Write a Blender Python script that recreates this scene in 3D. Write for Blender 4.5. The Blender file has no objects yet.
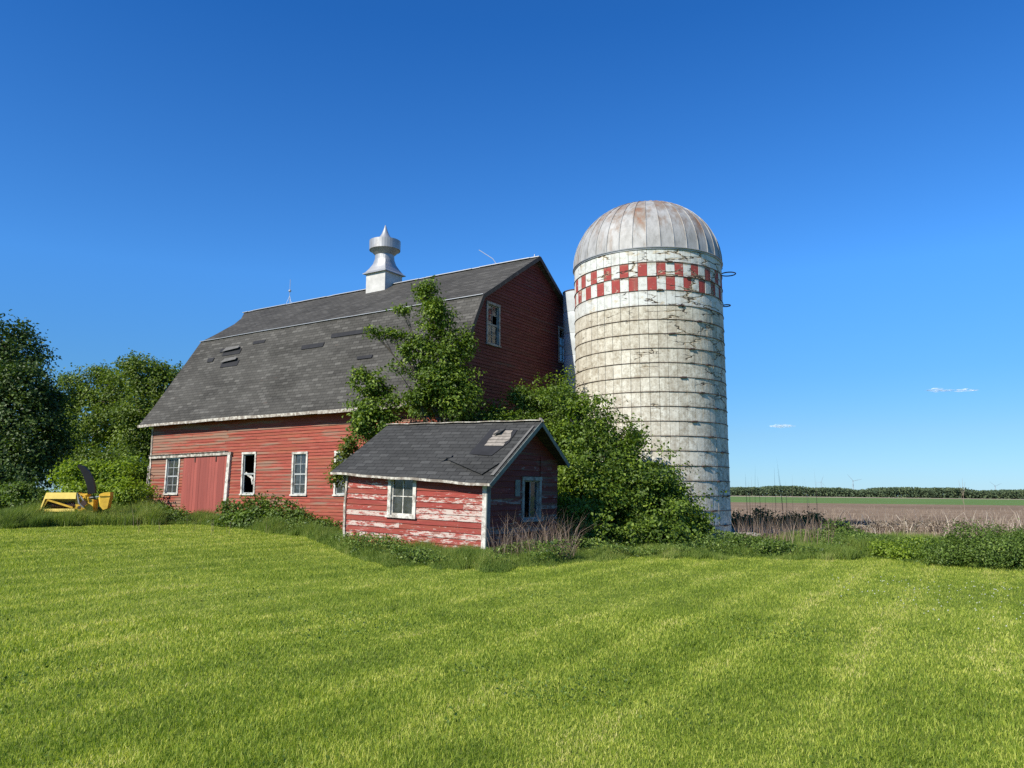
import bpy, math, random
import numpy as np
from mathutils import Vector, Matrix
PI = math.pi
R = math.radians
scene = bpy.context.scene
col = scene.collection
rng = np.random.default_rng(7)
random.seed(7)

# ------------------------------------------------------------------ camera
FPX, CAMH = 770.0, 1.6
PITCH = math.atan(108 / FPX)
cam_d = bpy.data.cameras.new('camera')
cam = bpy.data.objects.new('camera', cam_d)
col.objects.link(cam)
cam.location = (0, 0, CAMH)
cam.rotation_euler = (PI / 2 + PITCH, 0, 0)
cam_d.sensor_width = 36
cam_d.lens = 36 * FPX / 1024
cam_d.clip_start = 0.1
cam_d.clip_end = 30000
scene.camera = cam


def softplus(v, k):
    return k * np.logaddexp(0, np.asarray(v, float) / k)


def gz(x, y):
    """height of the terrain"""
    x = np.asarray(x, float); y = np.asarray(y, float)
    s = -x * .82 + (y - 21.6) * .57
    rise = .9 * np.tanh(.025 * softplus(s, 2.0) / .9)
    fade = np.clip(1 - (np.hypot(x, y) - 60) / 80, 0, 1)
    rise = rise * fade
    drop = .011 * softplus(x, 3.0)
    und = .018 * np.sin(x * .55 + 1.3) * np.sin(y * .43 + .4) * np.clip(np.hypot(x, y) / 12, 0, 1)
    return rise - drop + und


def G(u, v):
    """where the sight line through a pixel of the photograph meets the terrain"""
    X = (u - 512) / FPX; Y = (384 - v) / FPX
    c, s = math.cos(PITCH), math.sin(PITCH)
    d = np.array([X, c - Y * s, s + Y * c])
    lo, hi = 1.0, 3000.0
    for _ in range(60):
        m = (lo + hi) / 2
        p = d * m
        if p[2] + CAMH > gz(p[0], p[1]): lo = m
        else: hi = m
    p = d * lo
    return np.array([p[0], p[1], float(gz(p[0], p[1]))])


def at(u, v, depth):
    """the point at a given depth (metres along y) seen at a pixel"""
    X = (u - 512) / FPX; Y = (384 - v) / FPX
    c, s = math.cos(PITCH), math.sin(PITCH)
    d = np.array([X, c - Y * s, s + Y * c])
    k = depth / d[1]
    return np.array([d[0] * k, depth, d[2] * k + CAMH])


# ------------------------------------------------------------------ objects
def tag(o, label=None, cat=None, group=None, kind=None):
    if label: o['label'] = label
    if cat: o['category'] = cat
    if group: o['group'] = group
    if kind: o['kind'] = kind
    return o


def empty(name, loc, rot=(0, 0, 0)):
    o = bpy.data.objects.new(name, None)
    col.objects.link(o); o.location = loc; o.rotation_euler = rot
    o.empty_display_size = .3
    return o


class MB:
    def __init__(self):
        self.v = []; self.f = []; self.r = []; self.m = []

    def add(self, vs, fs, rnd=None, mat=0):
        if rnd is None: rnd = random.random()
        n = len(self.v)
        self.v += [tuple(map(float, p)) for p in vs]
        for f in fs:
            self.f.append(tuple(i + n for i in f)); self.r.append(rnd); self.m.append(mat)

    def box(self, a, b, rnd=None, mat=0):
        (x0, y0, z0), (x1, y1, z1) = a, b
        self.hexa([(x0, y0, z0), (x1, y0, z0), (x1, y1, z0), (x0, y1, z0),
                   (x0, y0, z1), (x1, y0, z1), (x1, y1, z1), (x0, y1, z1)], rnd, mat)

    def hexa(self, p, rnd=None, mat=0):
        self.add(p, [(0, 3, 2, 1), (4, 5, 6, 7), (0, 1, 5, 4), (1, 2, 6, 5), (2, 3, 7, 6), (3, 0, 4, 7)], rnd, mat)

    def bar(self, p, q, w, h, up=(0, 0, 1), rnd=None, mat=0):
        p, q = Vector(p), Vector(q)
        d = (q - p).normalized(); u = Vector(up)
        s = d.cross(u)
        if s.length < 1e-4: s = d.cross(Vector((1, 0, 0)))
        s.normalize(); t = s.cross(d).normalized()
        s = s * w / 2; t = t * h / 2
        self.hexa([p - s - t, p + s - t, q + s - t, q - s - t, p - s + t, p + s + t, q + s + t, q - s + t], rnd, mat)

    def tube(self, pts, rad, n=8, cap=True, rnd=None):
        pts = [Vector(p) for p in pts]
        rad = rad if hasattr(rad, '__len__') else [rad] * len(pts)
        vs, fs = [], []
        ref = Vector((.31, .17, .93)).normalized()
        for i, p in enumerate(pts):
            d = (pts[min(i + 1, len(pts) - 1)] - pts[max(i - 1, 0)])
            if d.length < 1e-6: d = Vector((0, 0, 1))
            d.normalize()
            a = d.cross(ref)
            if a.length < 1e-3: a = d.cross(Vector((1, 0, 0)))
            a.normalize(); b = d.cross(a)
            for k in range(n):
                t = 2 * PI * k / n
                vs.append(p + (a * math.cos(t) + b * math.sin(t)) * rad[i])
        for i in range(len(pts) - 1):
            for k in range(n):
                k2 = (k + 1) % n
                fs.append((i * n + k, i * n + k2, (i + 1) * n + k2, (i + 1) * n + k))
        if cap:
            fs.append(tuple(range(n)))
            fs.append(tuple((len(pts) - 1) * n + k for k in reversed(range(n))))
        self.add(vs, fs, rnd)

    def lathe(self, prof, n=48, c=(0, 0), rnd=None, square=None, a0=0, a1=2 * PI):
        """prof = [(r, z)...]; square = per-ring 0..1 blend towards a square section"""
        full = abs(a1 - a0 - 2 * PI) < 1e-6
        m = n if full else n + 1
        vs, fs = [], []
        for j, (r, z) in enumerate(prof):
            for k in range(m):
                t = a0 + (a1 - a0) * k / n
                rr = r
                if square:
                    sq = square[j]
                    e = 1 / max(abs(math.cos(t)), abs(math.sin(t)))
                    rr = r * (1 + sq * (e - 1))
                vs.append((c[0] + rr * math.cos(t), c[1] + rr * math.sin(t), z))
        for j in range(len(prof) - 1):
            for k in range(n):
                k2 = (k + 1) % m
                fs.append((j * m + k, j * m + k2, (j + 1) * m + k2, (j + 1) * m + k))
        self.add(vs, fs, rnd)

    def torus(self, c, rad, r, n=72, m=6, a0=0, a1=2 * PI):
        pts = [(c[0] + rad * math.cos(a0 + (a1 - a0) * k / n), c[1] + rad * math.sin(a0 + (a1 - a0) * k / n), c[2]) for k in range(n + 1)]
        self.tube(pts, r, m, cap=False)

    def build(self, name, mats, parent=None, smooth=False):
        me = bpy.data.meshes.new(name)
        me.from_pydata(self.v, [], self.f)
        if not isinstance(mats, (list, tuple)): mats = [mats]
        for m in mats: me.materials.append(m)
        if len(mats) > 1: me.polygons.foreach_set('material_index', self.m)
        at_ = me.attributes.new('rnd', 'FLOAT', 'FACE')
        at_.data.foreach_set('value', np.array(self.r, np.float32))
        if smooth: me.polygons.foreach_set('use_smooth', [True] * len(self.f))
        me.update()
        o = bpy.data.objects.new(name, me)
        col.objects.link(o)
        if parent: o.parent = parent
        return o


def np_mesh(name, V, F, rnd, mat, parent=None):
    """V (n,3), F (m,k) all of k corners, rnd (m,)"""
    me = bpy.data.meshes.new(name)
    m, k = F.shape
    me.vertices.add(len(V)); me.loops.add(m * k); me.polygons.add(m)
    me.vertices.foreach_set('co', np.ascontiguousarray(V, np.float32).ravel())
    me.loops.foreach_set('vertex_index', np.ascontiguousarray(F, np.int32).ravel())
    me.polygons.foreach_set('loop_start', np.arange(0, m * k, k, dtype=np.int32))
    me.polygons.foreach_set('loop_total', np.full(m, k, np.int32))
    me.update(calc_edges=True)
    a = me.attributes.new('rnd', 'FLOAT', 'FACE')
    a.data.foreach_set('value', np.ascontiguousarray(rnd, np.float32))
    me.materials.append(mat)
    o = bpy.data.objects.new(name, me)
    col.objects.link(o)
    if parent: o.parent = parent
    return o


# ------------------------------------------------------------------ materials
class NT:
    def __init__(self, name, rough=.8, spec=.3):
        self.m = bpy.data.materials.new(name); self.m.use_nodes = True
        self.t = self.m.node_tree
        self.b = self.t.nodes['Principled BSDF']
        self.out = self.t.nodes['Material Output']
        self.b.inputs['Roughness'].default_value = rough
        self.b.inputs['Specular IOR Level'].default_value = spec

    def n(self, typ, **kw):
        nd = self.t.nodes.new(typ)
        for k, v in kw.items():
            if k.startswith('i_'):
                nd.inputs[k[2:].replace('_', ' ')].default_value = v
            else: setattr(nd, k, v)
        return nd

    def l(self, a, b): self.t.links.new(a, b)

    def coord(self, scale=(1, 1, 1), world=False):
        if world:
            g = self.n('ShaderNodeNewGeometry').outputs['Position']
        else:
            g = self.n('ShaderNodeTexCoord').outputs['Object']
        mp = self.n('ShaderNodeMapping'); mp.inputs['Scale'].default_value = scale
        self.l(g, mp.inputs['Vector'])
        return mp.outputs['Vector']

    def noise(self, vec, scale, detail=4, rough=.6, dist=0):
        nd = self.n('ShaderNodeTexNoise')
        nd.inputs['Scale'].default_value = scale; nd.inputs['Detail'].default_value = detail
        nd.inputs['Roughness'].default_value = rough; nd.inputs['Distortion'].default_value = dist
        if vec is not None: self.l(vec, nd.inputs['Vector'])
        return nd.outputs['Fac']

    def ramp(self, fac, stops, interp='LINEAR'):
        r = self.n('ShaderNodeValToRGB'); e = r.color_ramp.elements
        r.color_ramp.interpolation = interp
        e[0].position, e[1].position = stops[0][0], stops[-1][0]
        for p, c in stops[1:-1]: e.new(p)
        for i, (p, c) in enumerate(stops):
            c = (c, c, c) if isinstance(c, (int, float)) else c
            e[i].color = (*c[:3], 1)
        self.l(fac, r.inputs['Fac'])
        return r.outputs['Color']

    def mix(self, fac, a, b, blend='MIX'):
        m = self.n('ShaderNodeMix', data_type='RGBA', blend_type=blend)
        for s, i in ((fac, 0), (a, 6), (b, 7)):
            if isinstance(s, (int, float)): m.inputs[i].default_value = s
            elif isinstance(s, tuple): m.inputs[i].default_value = (*s[:3], 1)
            else: self.l(s, m.inputs[i])
        return m.outputs[2]

    def math(self, op, a, b=None, clamp=False):
        m = self.n('ShaderNodeMath', operation=op); m.use_clamp = clamp
        for s, i in ((a, 0), (b, 1)):
            if s is None: continue
            if isinstance(s, (int, float)): m.inputs[i].default_value = s
            else: self.l(s, m.inputs[i])
        return m.outputs[0]

    def rnd(self):
        return self.n('ShaderNodeAttribute', attribute_name='rnd').outputs['Fac']

    def color(self, c):
        if isinstance(c, tuple): self.b.inputs['Base Color'].default_value = (*c, 1)
        else: self.l(c, self.b.inputs['Base Color'])
        return self

    def bump(self, h, strength=.3, dist=.01):
        b = self.n('ShaderNodeBump'); b.inputs['Strength'].default_value = strength
        b.inputs['Distance'].default_value = dist
        self.l(h, b.inputs['Height']); self.l(b.outputs[0], self.b.inputs['Normal'])
        return self


def plain(name, c, rough=.8, metal=0, spec=.3, var=.25, scale=3):
    t = NT(name, rough, spec)
    t.b.inputs['Metallic'].default_value = metal
    f = t.noise(t.coord(), scale, 6, .65)
    d = tuple(v * (1 - var) for v in c); h = tuple(min(1, v * (1 + var)) for v in c)
    t.color(t.ramp(f, [(.3, d), (.7, h)]))
    t.bump(f, .15)
    return t.m


def siding(name, base, worn, peel, peel_c, wood_amt, along='x', fade=(1.12, .8)):
    """painted boards: paint tone per board, grain streaks, worn wood and peeled paint"""
    t = NT(name, .75, .25)
    sc = (.22, .22, 3.2)
    st = t.coord(sc)
    rn = t.rnd()
    tone = t.ramp(rn, [(0, tuple(v * fade[1] for v in base)), (.5, base), (1, tuple(min(1, v * fade[0]) for v in base))])
    fine = t.noise(t.coord((1.2, 1.2, 22)), 2.0, 5, .7)
    c = t.mix(t.ramp(fine, [(.38, .75), (.60, 0.)]), tone, tuple(v * .5 for v in base))
    # bleached streaks
    bl = t.noise(t.coord((.6, .6, 9)), 1.7, 4, .6)
    c = t.mix(t.ramp(bl, [(.55, 0.), (.75, .5)]), c, tuple(min(1, v * 1.25 + .07) for v in base))
    hue = t.noise(t.coord((.35, .35, 4.5)), 1.3, 4, .6)
    c = t.mix(t.ramp(hue, [(.40, .55), (.52, 0.)]), c, (base[0] * .78, base[1] * 1.25, base[2] * .95))
    c = t.mix(t.ramp(hue, [(.60, 0.), (.72, .45)]), c, (base[0] * 1.18, base[1] * 1.9, base[2] * 1.9))
    # worn through to wood
    w1 = t.noise(st, 2.2, 5, .62, .3)
    w2 = t.noise(t.coord((.12, .12, .12)), 1.3, 2)
    wf = t.math('ADD', t.math('MULTIPLY', w1, .75), t.math('MULTIPLY', w2, .45))
    wf = t.math('ADD', wf, t.math('MULTIPLY', t.math('SUBTRACT', rn, .5), .10))
    c = t.mix(t.ramp(wf, [(.66 - wood_amt, 0.), (.74 - wood_amt, .85)]), c, worn)
    if peel > 0:
        p1 = t.noise(t.coord((1.3, 1.3, 7.5)), 2.3, 9, .78, .1)
        z = t.n('ShaderNodeSeparateXYZ'); t.l(t.n('ShaderNodeTexCoord').outputs['Object'], z.inputs[0])
        low = t.math('MULTIPLY', t.math('SUBTRACT', 1.2, z.outputs[2]), .05)
        pf = t.math('ADD', t.math('ADD', p1, low), t.math('MULTIPLY', t.math('SUBTRACT', rn, .5), .20))
        c = t.mix(t.ramp(pf, [(.60 - peel, 0.), (.625 - peel, 1.)]), c, peel_c)
    t.color(c)
    t.bump(t.math('ADD', fine, t.math('MULTIPLY', w1, .5)), .35, .01)
    return t.m


def white_wood(name, c=(.72, .71, .66), worn=(.30, .27, .23), amt=.0):
    t = NT(name, .7, .3)
    w = t.noise(t.coord((1, 1, 1)), 6, 6, .7)
    t.color(t.mix(t.ramp(w, [(.50 - amt, 0.), (.66 - amt, 1.)]), c, worn))
    t.bump(w, .2)
    return t.m


def shingle(name, k, c1, c2, row=.14, wid=.34, moss=True):
    t = NT(name, .9, .15)
    tc = t.n('ShaderNodeTexCoord').outputs['Object']
    s = t.n('ShaderNodeSeparateXYZ'); t.l(tc, s.inputs[0])
    wob = t.noise(t.coord((.35, .35, .35)), 1.0, 3)
    zz = t.math('ADD', t.math('MULTIPLY', s.outputs[2], k), t.math('MULTIPLY', wob, .10))
    cb = t.n('ShaderNodeCombineXYZ'); t.l(s.outputs[0], cb.inputs[0]); t.l(zz, cb.inputs[1])
    br = t.n('ShaderNodeTexBrick'); t.l(cb.outputs[0], br.inputs['Vector'])
    br.inputs['Scale'].default_value = 1; br.inputs['Brick Width'].default_value = wid
    br.inputs['Row Height'].default_value = row; br.inputs['Mortar Size'].default_value = .011
    br.inputs['Mortar Smooth'].default_value = .2
    br.inputs['Color1'].default_value = (*c1, 1); br.inputs['Color2'].default_value = (*c2, 1)
    br.inputs['Mortar'].default_value = (*[v * .35 for v in c1], 1)
    br.inputs['Bias'].default_value = -.55
    # second coarser brick for weather patches shared by several tabs
    b2 = t.n('ShaderNodeTexBrick'); t.l(cb.outputs[0], b2.inputs['Vector'])
    b2.inputs['Scale'].default_value = 1; b2.inputs['Brick Width'].default_value = wid * 2.7
    b2.inputs['Row Height'].default_value = row; b2.inputs['Mortar Size'].default_value = 0
    b2.inputs['Color1'].default_value = (.8, .8, .8, 1); b2.inputs['Color2'].default_value = (1.15, 1.15, 1.15, 1)
    c = t.mix(1.0, br.outputs['Color'], b2.outputs['Color'], 'MULTIPLY')
    big = t.noise(t.coord((.3, .3, .5)), 1.4, 5, .6)
    c = t.mix(t.ramp(big, [(.35, .0), (.7, .30)]), c, tuple(v * 1.0 for v in c2))
    gr = t.noise(t.coord((1, 1, 1)), 30, 3, .7)
    c = t.mix(t.ramp(gr, [(.3, .45), (.6, 0.)]), c, tuple(v * .5 for v in c1))
    if moss:
        rs = t.noise(t.coord((.5, .5, 2.5)), 1.6, 5, .65)
        c = t.mix(t.ramp(rs, [(.68, 0.), (.76, .5)]), c, (.15, .085, .055))
    t.color(c)
    h = t.math('MULTIPLY', br.outputs['Fac'], -1.0)
    t.bump(t.math('ADD', h, t.math('MULTIPLY', gr, .3)), .6, .012)
    return t.m


def leaf_mat(name, dark, light, trans=.35, tip=None, rough=.5, big_scale=1.1):
    t = NT(name, rough, .35)
    rn = t.rnd()
    big = t.noise(t.coord((1, 1, 1)), big_scale, 3)
    f = t.math('ADD', t.math('MULTIPLY', rn, .75), t.math('MULTIPLY', big, .3))
    stops = [(.1, dark), (.85, light)]
    if tip: stops = [(.1, dark), (.72, light), (.97, tip)]
    c = t.ramp(f, stops)
    t.color(c)
    tr = t.n('ShaderNodeBsdfTranslucent')
    t.l(t.mix(1.0, c, (1.5, 1.55, .55), 'MULTIPLY'), tr.inputs['Color'])
    mx = t.n('ShaderNodeMixShader'); mx.inputs[0].default_value = trans
    t.l(t.b.outputs[0], mx.inputs[1]); t.l(tr.outputs[0], mx.inputs[2])
    t.l(mx.outputs[0], t.out.inputs['Surface'])
    return t.m


def glass_mat(name, tint=(.02, .025, .03), mirror=.1):
    t = NT(name, .12, .5)
    d = t.noise(t.coord((1, 1, 1)), 5, 4)
    tr = t.n('ShaderNodeBsdfTransparent'); tr.inputs[0].default_value = (.75, .8, .8, 1)
    gl = t.n('ShaderNodeBsdfGlossy'); gl.inputs['Roughness'].default_value = .08
    gl.inputs[0].default_value = (.9, .95, 1, 1)
    df = t.n('ShaderNodeBsdfDiffuse'); t.l(t.ramp(d, [(.3, (.07, .08, .08)), (.7, (.25, .265, .26))]), df.inputs[0])
    fr = t.n('ShaderNodeFresnel'); fr.inputs[0].default_value = 1.6
    m1 = t.n('ShaderNodeMixShader'); t.l(t.math('MULTIPLY', fr.outputs[0], 1 + mirror, True), m1.inputs[0])
    m0 = t.n('ShaderNodeMixShader'); m0.inputs[0].default_value = .28
    t.l(tr.outputs[0], m0.inputs[1]); t.l(df.outputs[0], m0.inputs[2])
    t.l(m0.outputs[0], m1.inputs[1]); t.l(gl.outputs[0], m1.inputs[2])
    t.l(m1.outputs[0], t.out.inputs['Surface'])
    return t.m


M = {}
SG0 = float(gz(5.23, 29.0))
HP = .5
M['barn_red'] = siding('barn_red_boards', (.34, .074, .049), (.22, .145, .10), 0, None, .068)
M['gable_red_shaded'] = siding('shaded_gable_boards', (.115, .028, .026), (.07, .05, .042), 0, None, .02)  # shaded copy of the barn red: the gable's shade is in the colour
def door_mat():
    t = NT('door_red_paint', .7, .3)
    f = t.noise(t.coord((7, 1, .35)), 2.2, 6, .7); g = t.noise(t.coord((30, 1, 1.0)), 1.5, 4, .7)
    rn = t.rnd()
    c = t.ramp(rn, [(0, (.25, .062, .048)), (1, (.36, .092, .070))])
    c = t.mix(t.ramp(f, [(.35, .6), (.55, 0.)]), c, (.19, .055, .045)); c = t.mix(t.ramp(f, [(.6, 0.), (.75, .5)]), c, (.42, .17, .13))
    c = t.mix(t.ramp(g, [(.3, .4), (.5, 0.)]), c, (.20, .07, .055))
    t.color(c); t.bump(g, .3); return t.m


M['door_red'] = door_mat()
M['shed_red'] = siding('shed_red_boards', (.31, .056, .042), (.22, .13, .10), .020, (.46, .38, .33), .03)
M['shed_gable_shaded'] = siding('shaded_shed_boards', (.15, .030, .027), (.11, .08, .065), .01, (.22, .19, .17), .06)  # shed red and its peeled paint darkened to carry the gable's shade
M['white'] = white_wood('white_painted_wood', (.60, .58, .52), (.27, .24, .20), amt=.04)
M['white_old'] = white_wood('flaking_white_wood', (.56, .53, .46), (.22, .185, .15), .11)
M['greygreen'] = white_wood('grey_green_trim', (.14, .17, .16), (.10, .09, .08), .02)
M['shaded_trim'] = white_wood('shaded_trim', (.25, .27, .26), (.13, .12, .11), .05)  # gable window casings, toned down so the colour holds the wall's shade
M['sash'] = white_wood('grey_sash', (.36, .38, .37), (.2, .19, .18), .0)
M['dark_trim'] = white_wood('dark_trim', (.055, .05, .046), (.16, .15, .14), -.06)
M['roof_low'] = shingle('lower_roof_shingles', 1.143, (.060, .057, .050), (.175, .168, .150))
M['roof_up'] = shingle('upper_roof_shingles', 1.88, (.058, .055, .048), (.145, .139, .124))
M['roof_shed'] = shingle('shed_roof_shingles', 1.53, (.046, .046, .044), (.105, .105, .100), moss=False)
M['shingle_bit'] = plain('loose_shingle', (.13, .125, .115), .9)
M['tar'] = plain('tar_paper', (.022, .022, .024), .85)
M['deck'] = plain('roof_deck_wood', (.25, .22, .185), .85, var=.35, scale=9)
M['glass'] = glass_mat('old_window_glass')
M['galv'] = None
M['inside'] = plain('dark_interior_boards', (.05, .04, .035), .9)
M['concrete'] = plain('foundation_concrete', (.42, .39, .33), .9, var=.3, scale=6)
M['steel'] = plain('rusty_steel', (.075, .045, .035), .7, .3, .4, .4, 8)
M['bark'] = plain('bark', (.10, .085, .065), .9, var=.4, scale=9)
M['twig'] = plain('pale_twigs', (.28, .22, .17), .9, var=.3, scale=9)


def metal(name, c, rust, rust_c=(.20, .09, .04), rough=.42, stretch=(1, 1, .35), metalness=.55):
    t = NT(name, rough, .5)
    t.b.inputs['Metallic'].default_value = metalness
    f = t.noise(t.coord((1, 1, 1)), 2.2, 6, .7)
    base = t.ramp(f, [(.3, tuple(v * .72 for v in c)), (.7, c)])
    g = t.noise(t.coord(stretch), 1.6, 7, .7, .3)
    rn = t.rnd()
    g2 = t.math('ADD', g, t.math('MULTIPLY', t.math('SUBTRACT', rn, .5), .12))
    cc = t.mix(t.ramp(g2, [(.62 - rust, 0.), (.72 - rust, .8)]), base, rust_c)
    t.color(cc)
    t.l(t.ramp(f, [(.3, rough + .2), (.7, rough)]), t.b.inputs['Roughness'])
    t.bump(f, .12)
    return t.m


M['galv'] = metal('galvanised_chute', (.50, .54, .56), -.2, rough=.65, metalness=.1)
M['vent'] = metal('ventilator_metal', (.42, .425, .43), .02, (.30, .24, .20), .45)
M['flash'] = metal('ridge_flashing', (.50, .51, .52), -.05, (.35, .25, .2), .45)


def dome_mat():
    t = NT('silo_dome_metal', .68, .4)
    t.b.inputs['Metallic'].default_value = .2; t.b.inputs['Specular IOR Level'].default_value = .35
    s = t.n('ShaderNodeSeparateXYZ'); t.l(t.n('ShaderNodeTexCoord').outputs['Object'], s.inputs[0])
    hgt = t.math('MULTIPLY', t.math('SUBTRACT', s.outputs[2], 10.1), 1 / 2.57)
    f = t.noise(t.coord((1, 1, .45)), 3.5, 7, .72)
    c = t.ramp(f, [(.28, (.22, .215, .20)), (.5, (.36, .355, .34)), (.75, (.48, .475, .46))])
    g = t.noise(t.coord((1.2, 1.2, .5)), 1.5, 7, .68, .4)
    k = t.math('ADD', t.math('ADD', g, t.math('MULTIPLY', hgt, .22)), t.math('MULTIPLY', t.math('SUBTRACT', t.rnd(), .5), .16))
    c = t.mix(t.ramp(k, [(.60, 0.), (.74, .7)]), c, (.22, .15, .10))
    c = t.mix(t.ramp(k, [(.76, 0.), (.84, .6)]), c, (.24, .085, .03))
    t.color(c); t.bump(f, .15)
    return t.m


def stave_mat(name, kind):
    """cast staves: tone per stave, stains, cracks with spalled lips"""
    t = NT(name, .88, .2)
    rn = t.rnd()
    f = t.noise(t.coord((1, 1, 1)), 5, 8, .75)
    s = t.n('ShaderNodeSeparateXYZ'); t.l(t.n('ShaderNodeTexCoord').outputs['Object'], s.inputs[0])
    if kind == 'concrete':
        hz = t.math('MULTIPLY', s.outputs[2], 1 / 9.)
        big = t.noise(t.coord((.5, .5, .5)), 1.2, 4)
        a = t.mix(t.ramp(t.math('ADD', hz, t.math('MULTIPLY', t.math('SUBTRACT', big, .5), .7)), [(.25, 0.), (.75, 1.)]), (.72, .71, .62), (.62, .585, .48))
        c = t.mix(t.ramp(f, [(.36, .85), (.58, 0.)]), a, (.30, .255, .18))
        f3 = t.noise(t.coord((1, 1, 1)), 16, 4, .7)
        c = t.mix(t.ramp(f3, [(.36, .5), (.5, 0.)]), c, (.24, .20, .14))
        c = t.mix(t.ramp(rn, [(.0, .35), (.5, 0.)]), c, (.36, .32, .25))
        c = t.mix(t.ramp(rn, [(.72, 0.), (1., .5)]), c, (.66, .62, .52))
    elif kind == 'white':
        c = t.mix(t.ramp(f, [(.36, .7), (.5, 0.)]), (.60, .61, .57), (.36, .36, .32))
        g = t.noise(t.coord((1, 1, 2)), 2.4, 6, .7)
        c = t.mix(t.ramp(g, [(.57, 0.), (.60, .8)]), c, (.50, .44, .32))
    else:
        c = t.mix(t.ramp(f, [(.4, .6), (.6, 0.)]), (.34, .062, .055), (.25, .055, .048))
        g = t.noise(t.coord((1, 1, 2)), 3.1, 6, .7)
        c = t.mix(t.ramp(g, [(.60, 0.), (.63, .8)]), c, (.48, .40, .32))
    # stain runs
    st = t.noise(t.coord((2.2, 2.2, .18)), 2.2, 5, .6)
    c = t.mix(t.ramp(st, [(.55, 0.), (.75, .45)]), c, (.25, .21, .155))
    # rust and grime in ragged bands along each hoop
    zr = t.math('FRACT', t.math('ADD', t.math('MULTIPLY', t.math('SUBTRACT', s.outputs[2], 8.062 - SG0), 1 / .507), .5))
    band = t.math('ADD', t.math('ABSOLUTE', t.math('SUBTRACT', zr, HP)), t.math('MULTIPLY', t.math('SUBTRACT', t.noise(t.coord((1, 1, 1)), 3.5, 6, .75), .5), .55))
    c = t.mix(t.ramp(band, [(.0, .42), (.13, 0.)]), c, (.29, .245, .175))
    chp = t.noise(t.coord((1, 1, 1.6)), 4.2, 6, .75)
    c = t.mix(t.ramp(chp, [(.30, .8), (.37, 0.)]), c, (.17, .14, .10))
    # cracks
    wv = t.coord((1, 1, 3.4))
    dn = t.n('ShaderNodeTexNoise'); dn.inputs['Scale'].default_value = 3.4; dn.inputs['Detail'].default_value = 5
    t.l(wv, dn.inputs['Vector'])
    ad = t.n('ShaderNodeVectorMath', operation='MULTIPLY_ADD')
    t.l(dn.outputs['Color'], ad.inputs[0]); ad.inputs[1].default_value = (.55, .55, .55); t.l(wv, ad.inputs[2])
    vo = t.n('ShaderNodeTexVoronoi', feature='DISTANCE_TO_EDGE'); vo.inputs['Scale'].default_value = .85
    t.l(ad.outputs[0], vo.inputs['Vector'])
    mask = t.noise(t.coord((.8, .8, 1.0)), .95, 3, .6)
    # more damage higher up and on the weather side
    dm = t.math('ADD', mask, t.math('MULTIPLY', t.math('SUBTRACT', s.outputs[2], 7.0), .022))
    dm = t.math('ADD', dm, t.math('MULTIPLY', s.outputs[0], .034))
    wd = t.ramp(vo.outputs['Distance'], [(.0, 1.), (.012, 1.), (.03, 0.)])
    cm = t.math('MULTIPLY', wd, t.ramp(dm, [(.51, 0.), (.56, 1.)]))
    lip = t.math('MULTIPLY', t.ramp(vo.outputs['Distance'], [(.0, 1.), (.05, .9), (.075, 0.)]), t.ramp(dm, [(.56, 0.), (.61, .85)]))
    c = t.mix(lip, c, (.46, .38, .25))
    c = t.mix(cm, c, (.045, .035, .028))
    t.color(c)
    h = t.math('SUBTRACT', f, t.math('MULTIPLY', t.math('ADD', cm, lip), .9))
    t.bump(h, .55, .02)
    return t.m


M['dome'] = dome_mat()
M['stave'] = stave_mat('silo_concrete_staves', 'concrete')
M['stave_white'] = stave_mat('silo_white_staves', 'white')
M['stave_red'] = stave_mat('silo_red_staves', 'red')
M['mortar'] = plain('silo_joint_mortar', (.13, .115, .09), .95)  # dark mortar seen between the staves

# ------------------------------------------------------------------ terrain
XS = np.unique(np.concatenate([-np.geomspace(40, 5000, 34), np.linspace(-40, 60, 101), np.geomspace(60, 5000, 36)]))
YS = np.unique(np.concatenate([-np.geomspace(20, 3000, 16), np.linspace(-20, 60, 81), np.geomspace(60, 160, 24), np.geomspace(160, 620, 20), np.geomspace(620, 9000, 26)]))


def sheet(name, xs, ys, off, mat, label=None):
    X, Y = np.meshgrid(xs, ys)
    V = np.stack([X.ravel(), Y.ravel(), (gz(X, Y) + off).ravel()], 1)
    nx, ny = len(xs), len(ys)
    i = np.arange((nx - 1) * (ny - 1)); r = i // (nx - 1); c = i % (nx - 1)
    a = r * nx + c
    F = np.stack([a, a + 1, a + nx + 1, a + nx], 1)
    o = np_mesh(name, V, F, np.zeros(len(F)), mat)
    o.data.polygons.foreach_set('use_smooth', [True] * len(F))
    tag(o, label, None, None, 'structure')
    return o


def ground_mat():
    t = NT('lawn_soil', .95, .1)
    p = t.coord((1, 1, 1), True)
    f = t.noise(p, .35, 4)
    g = t.noise(p, 14, 5, .7)
    c = t.ramp(g, [(.3, (.07, .10, .014)), (.5, (.15, .20, .024)), (.72, (.27, .31, .04))])
    c = t.mix(t.ramp(f, [(.35, 0.), (.7, .5)]), c, (.13, .15, .045))
    t.color(c); t.bump(g, .5, .03)
    return t.m


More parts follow.
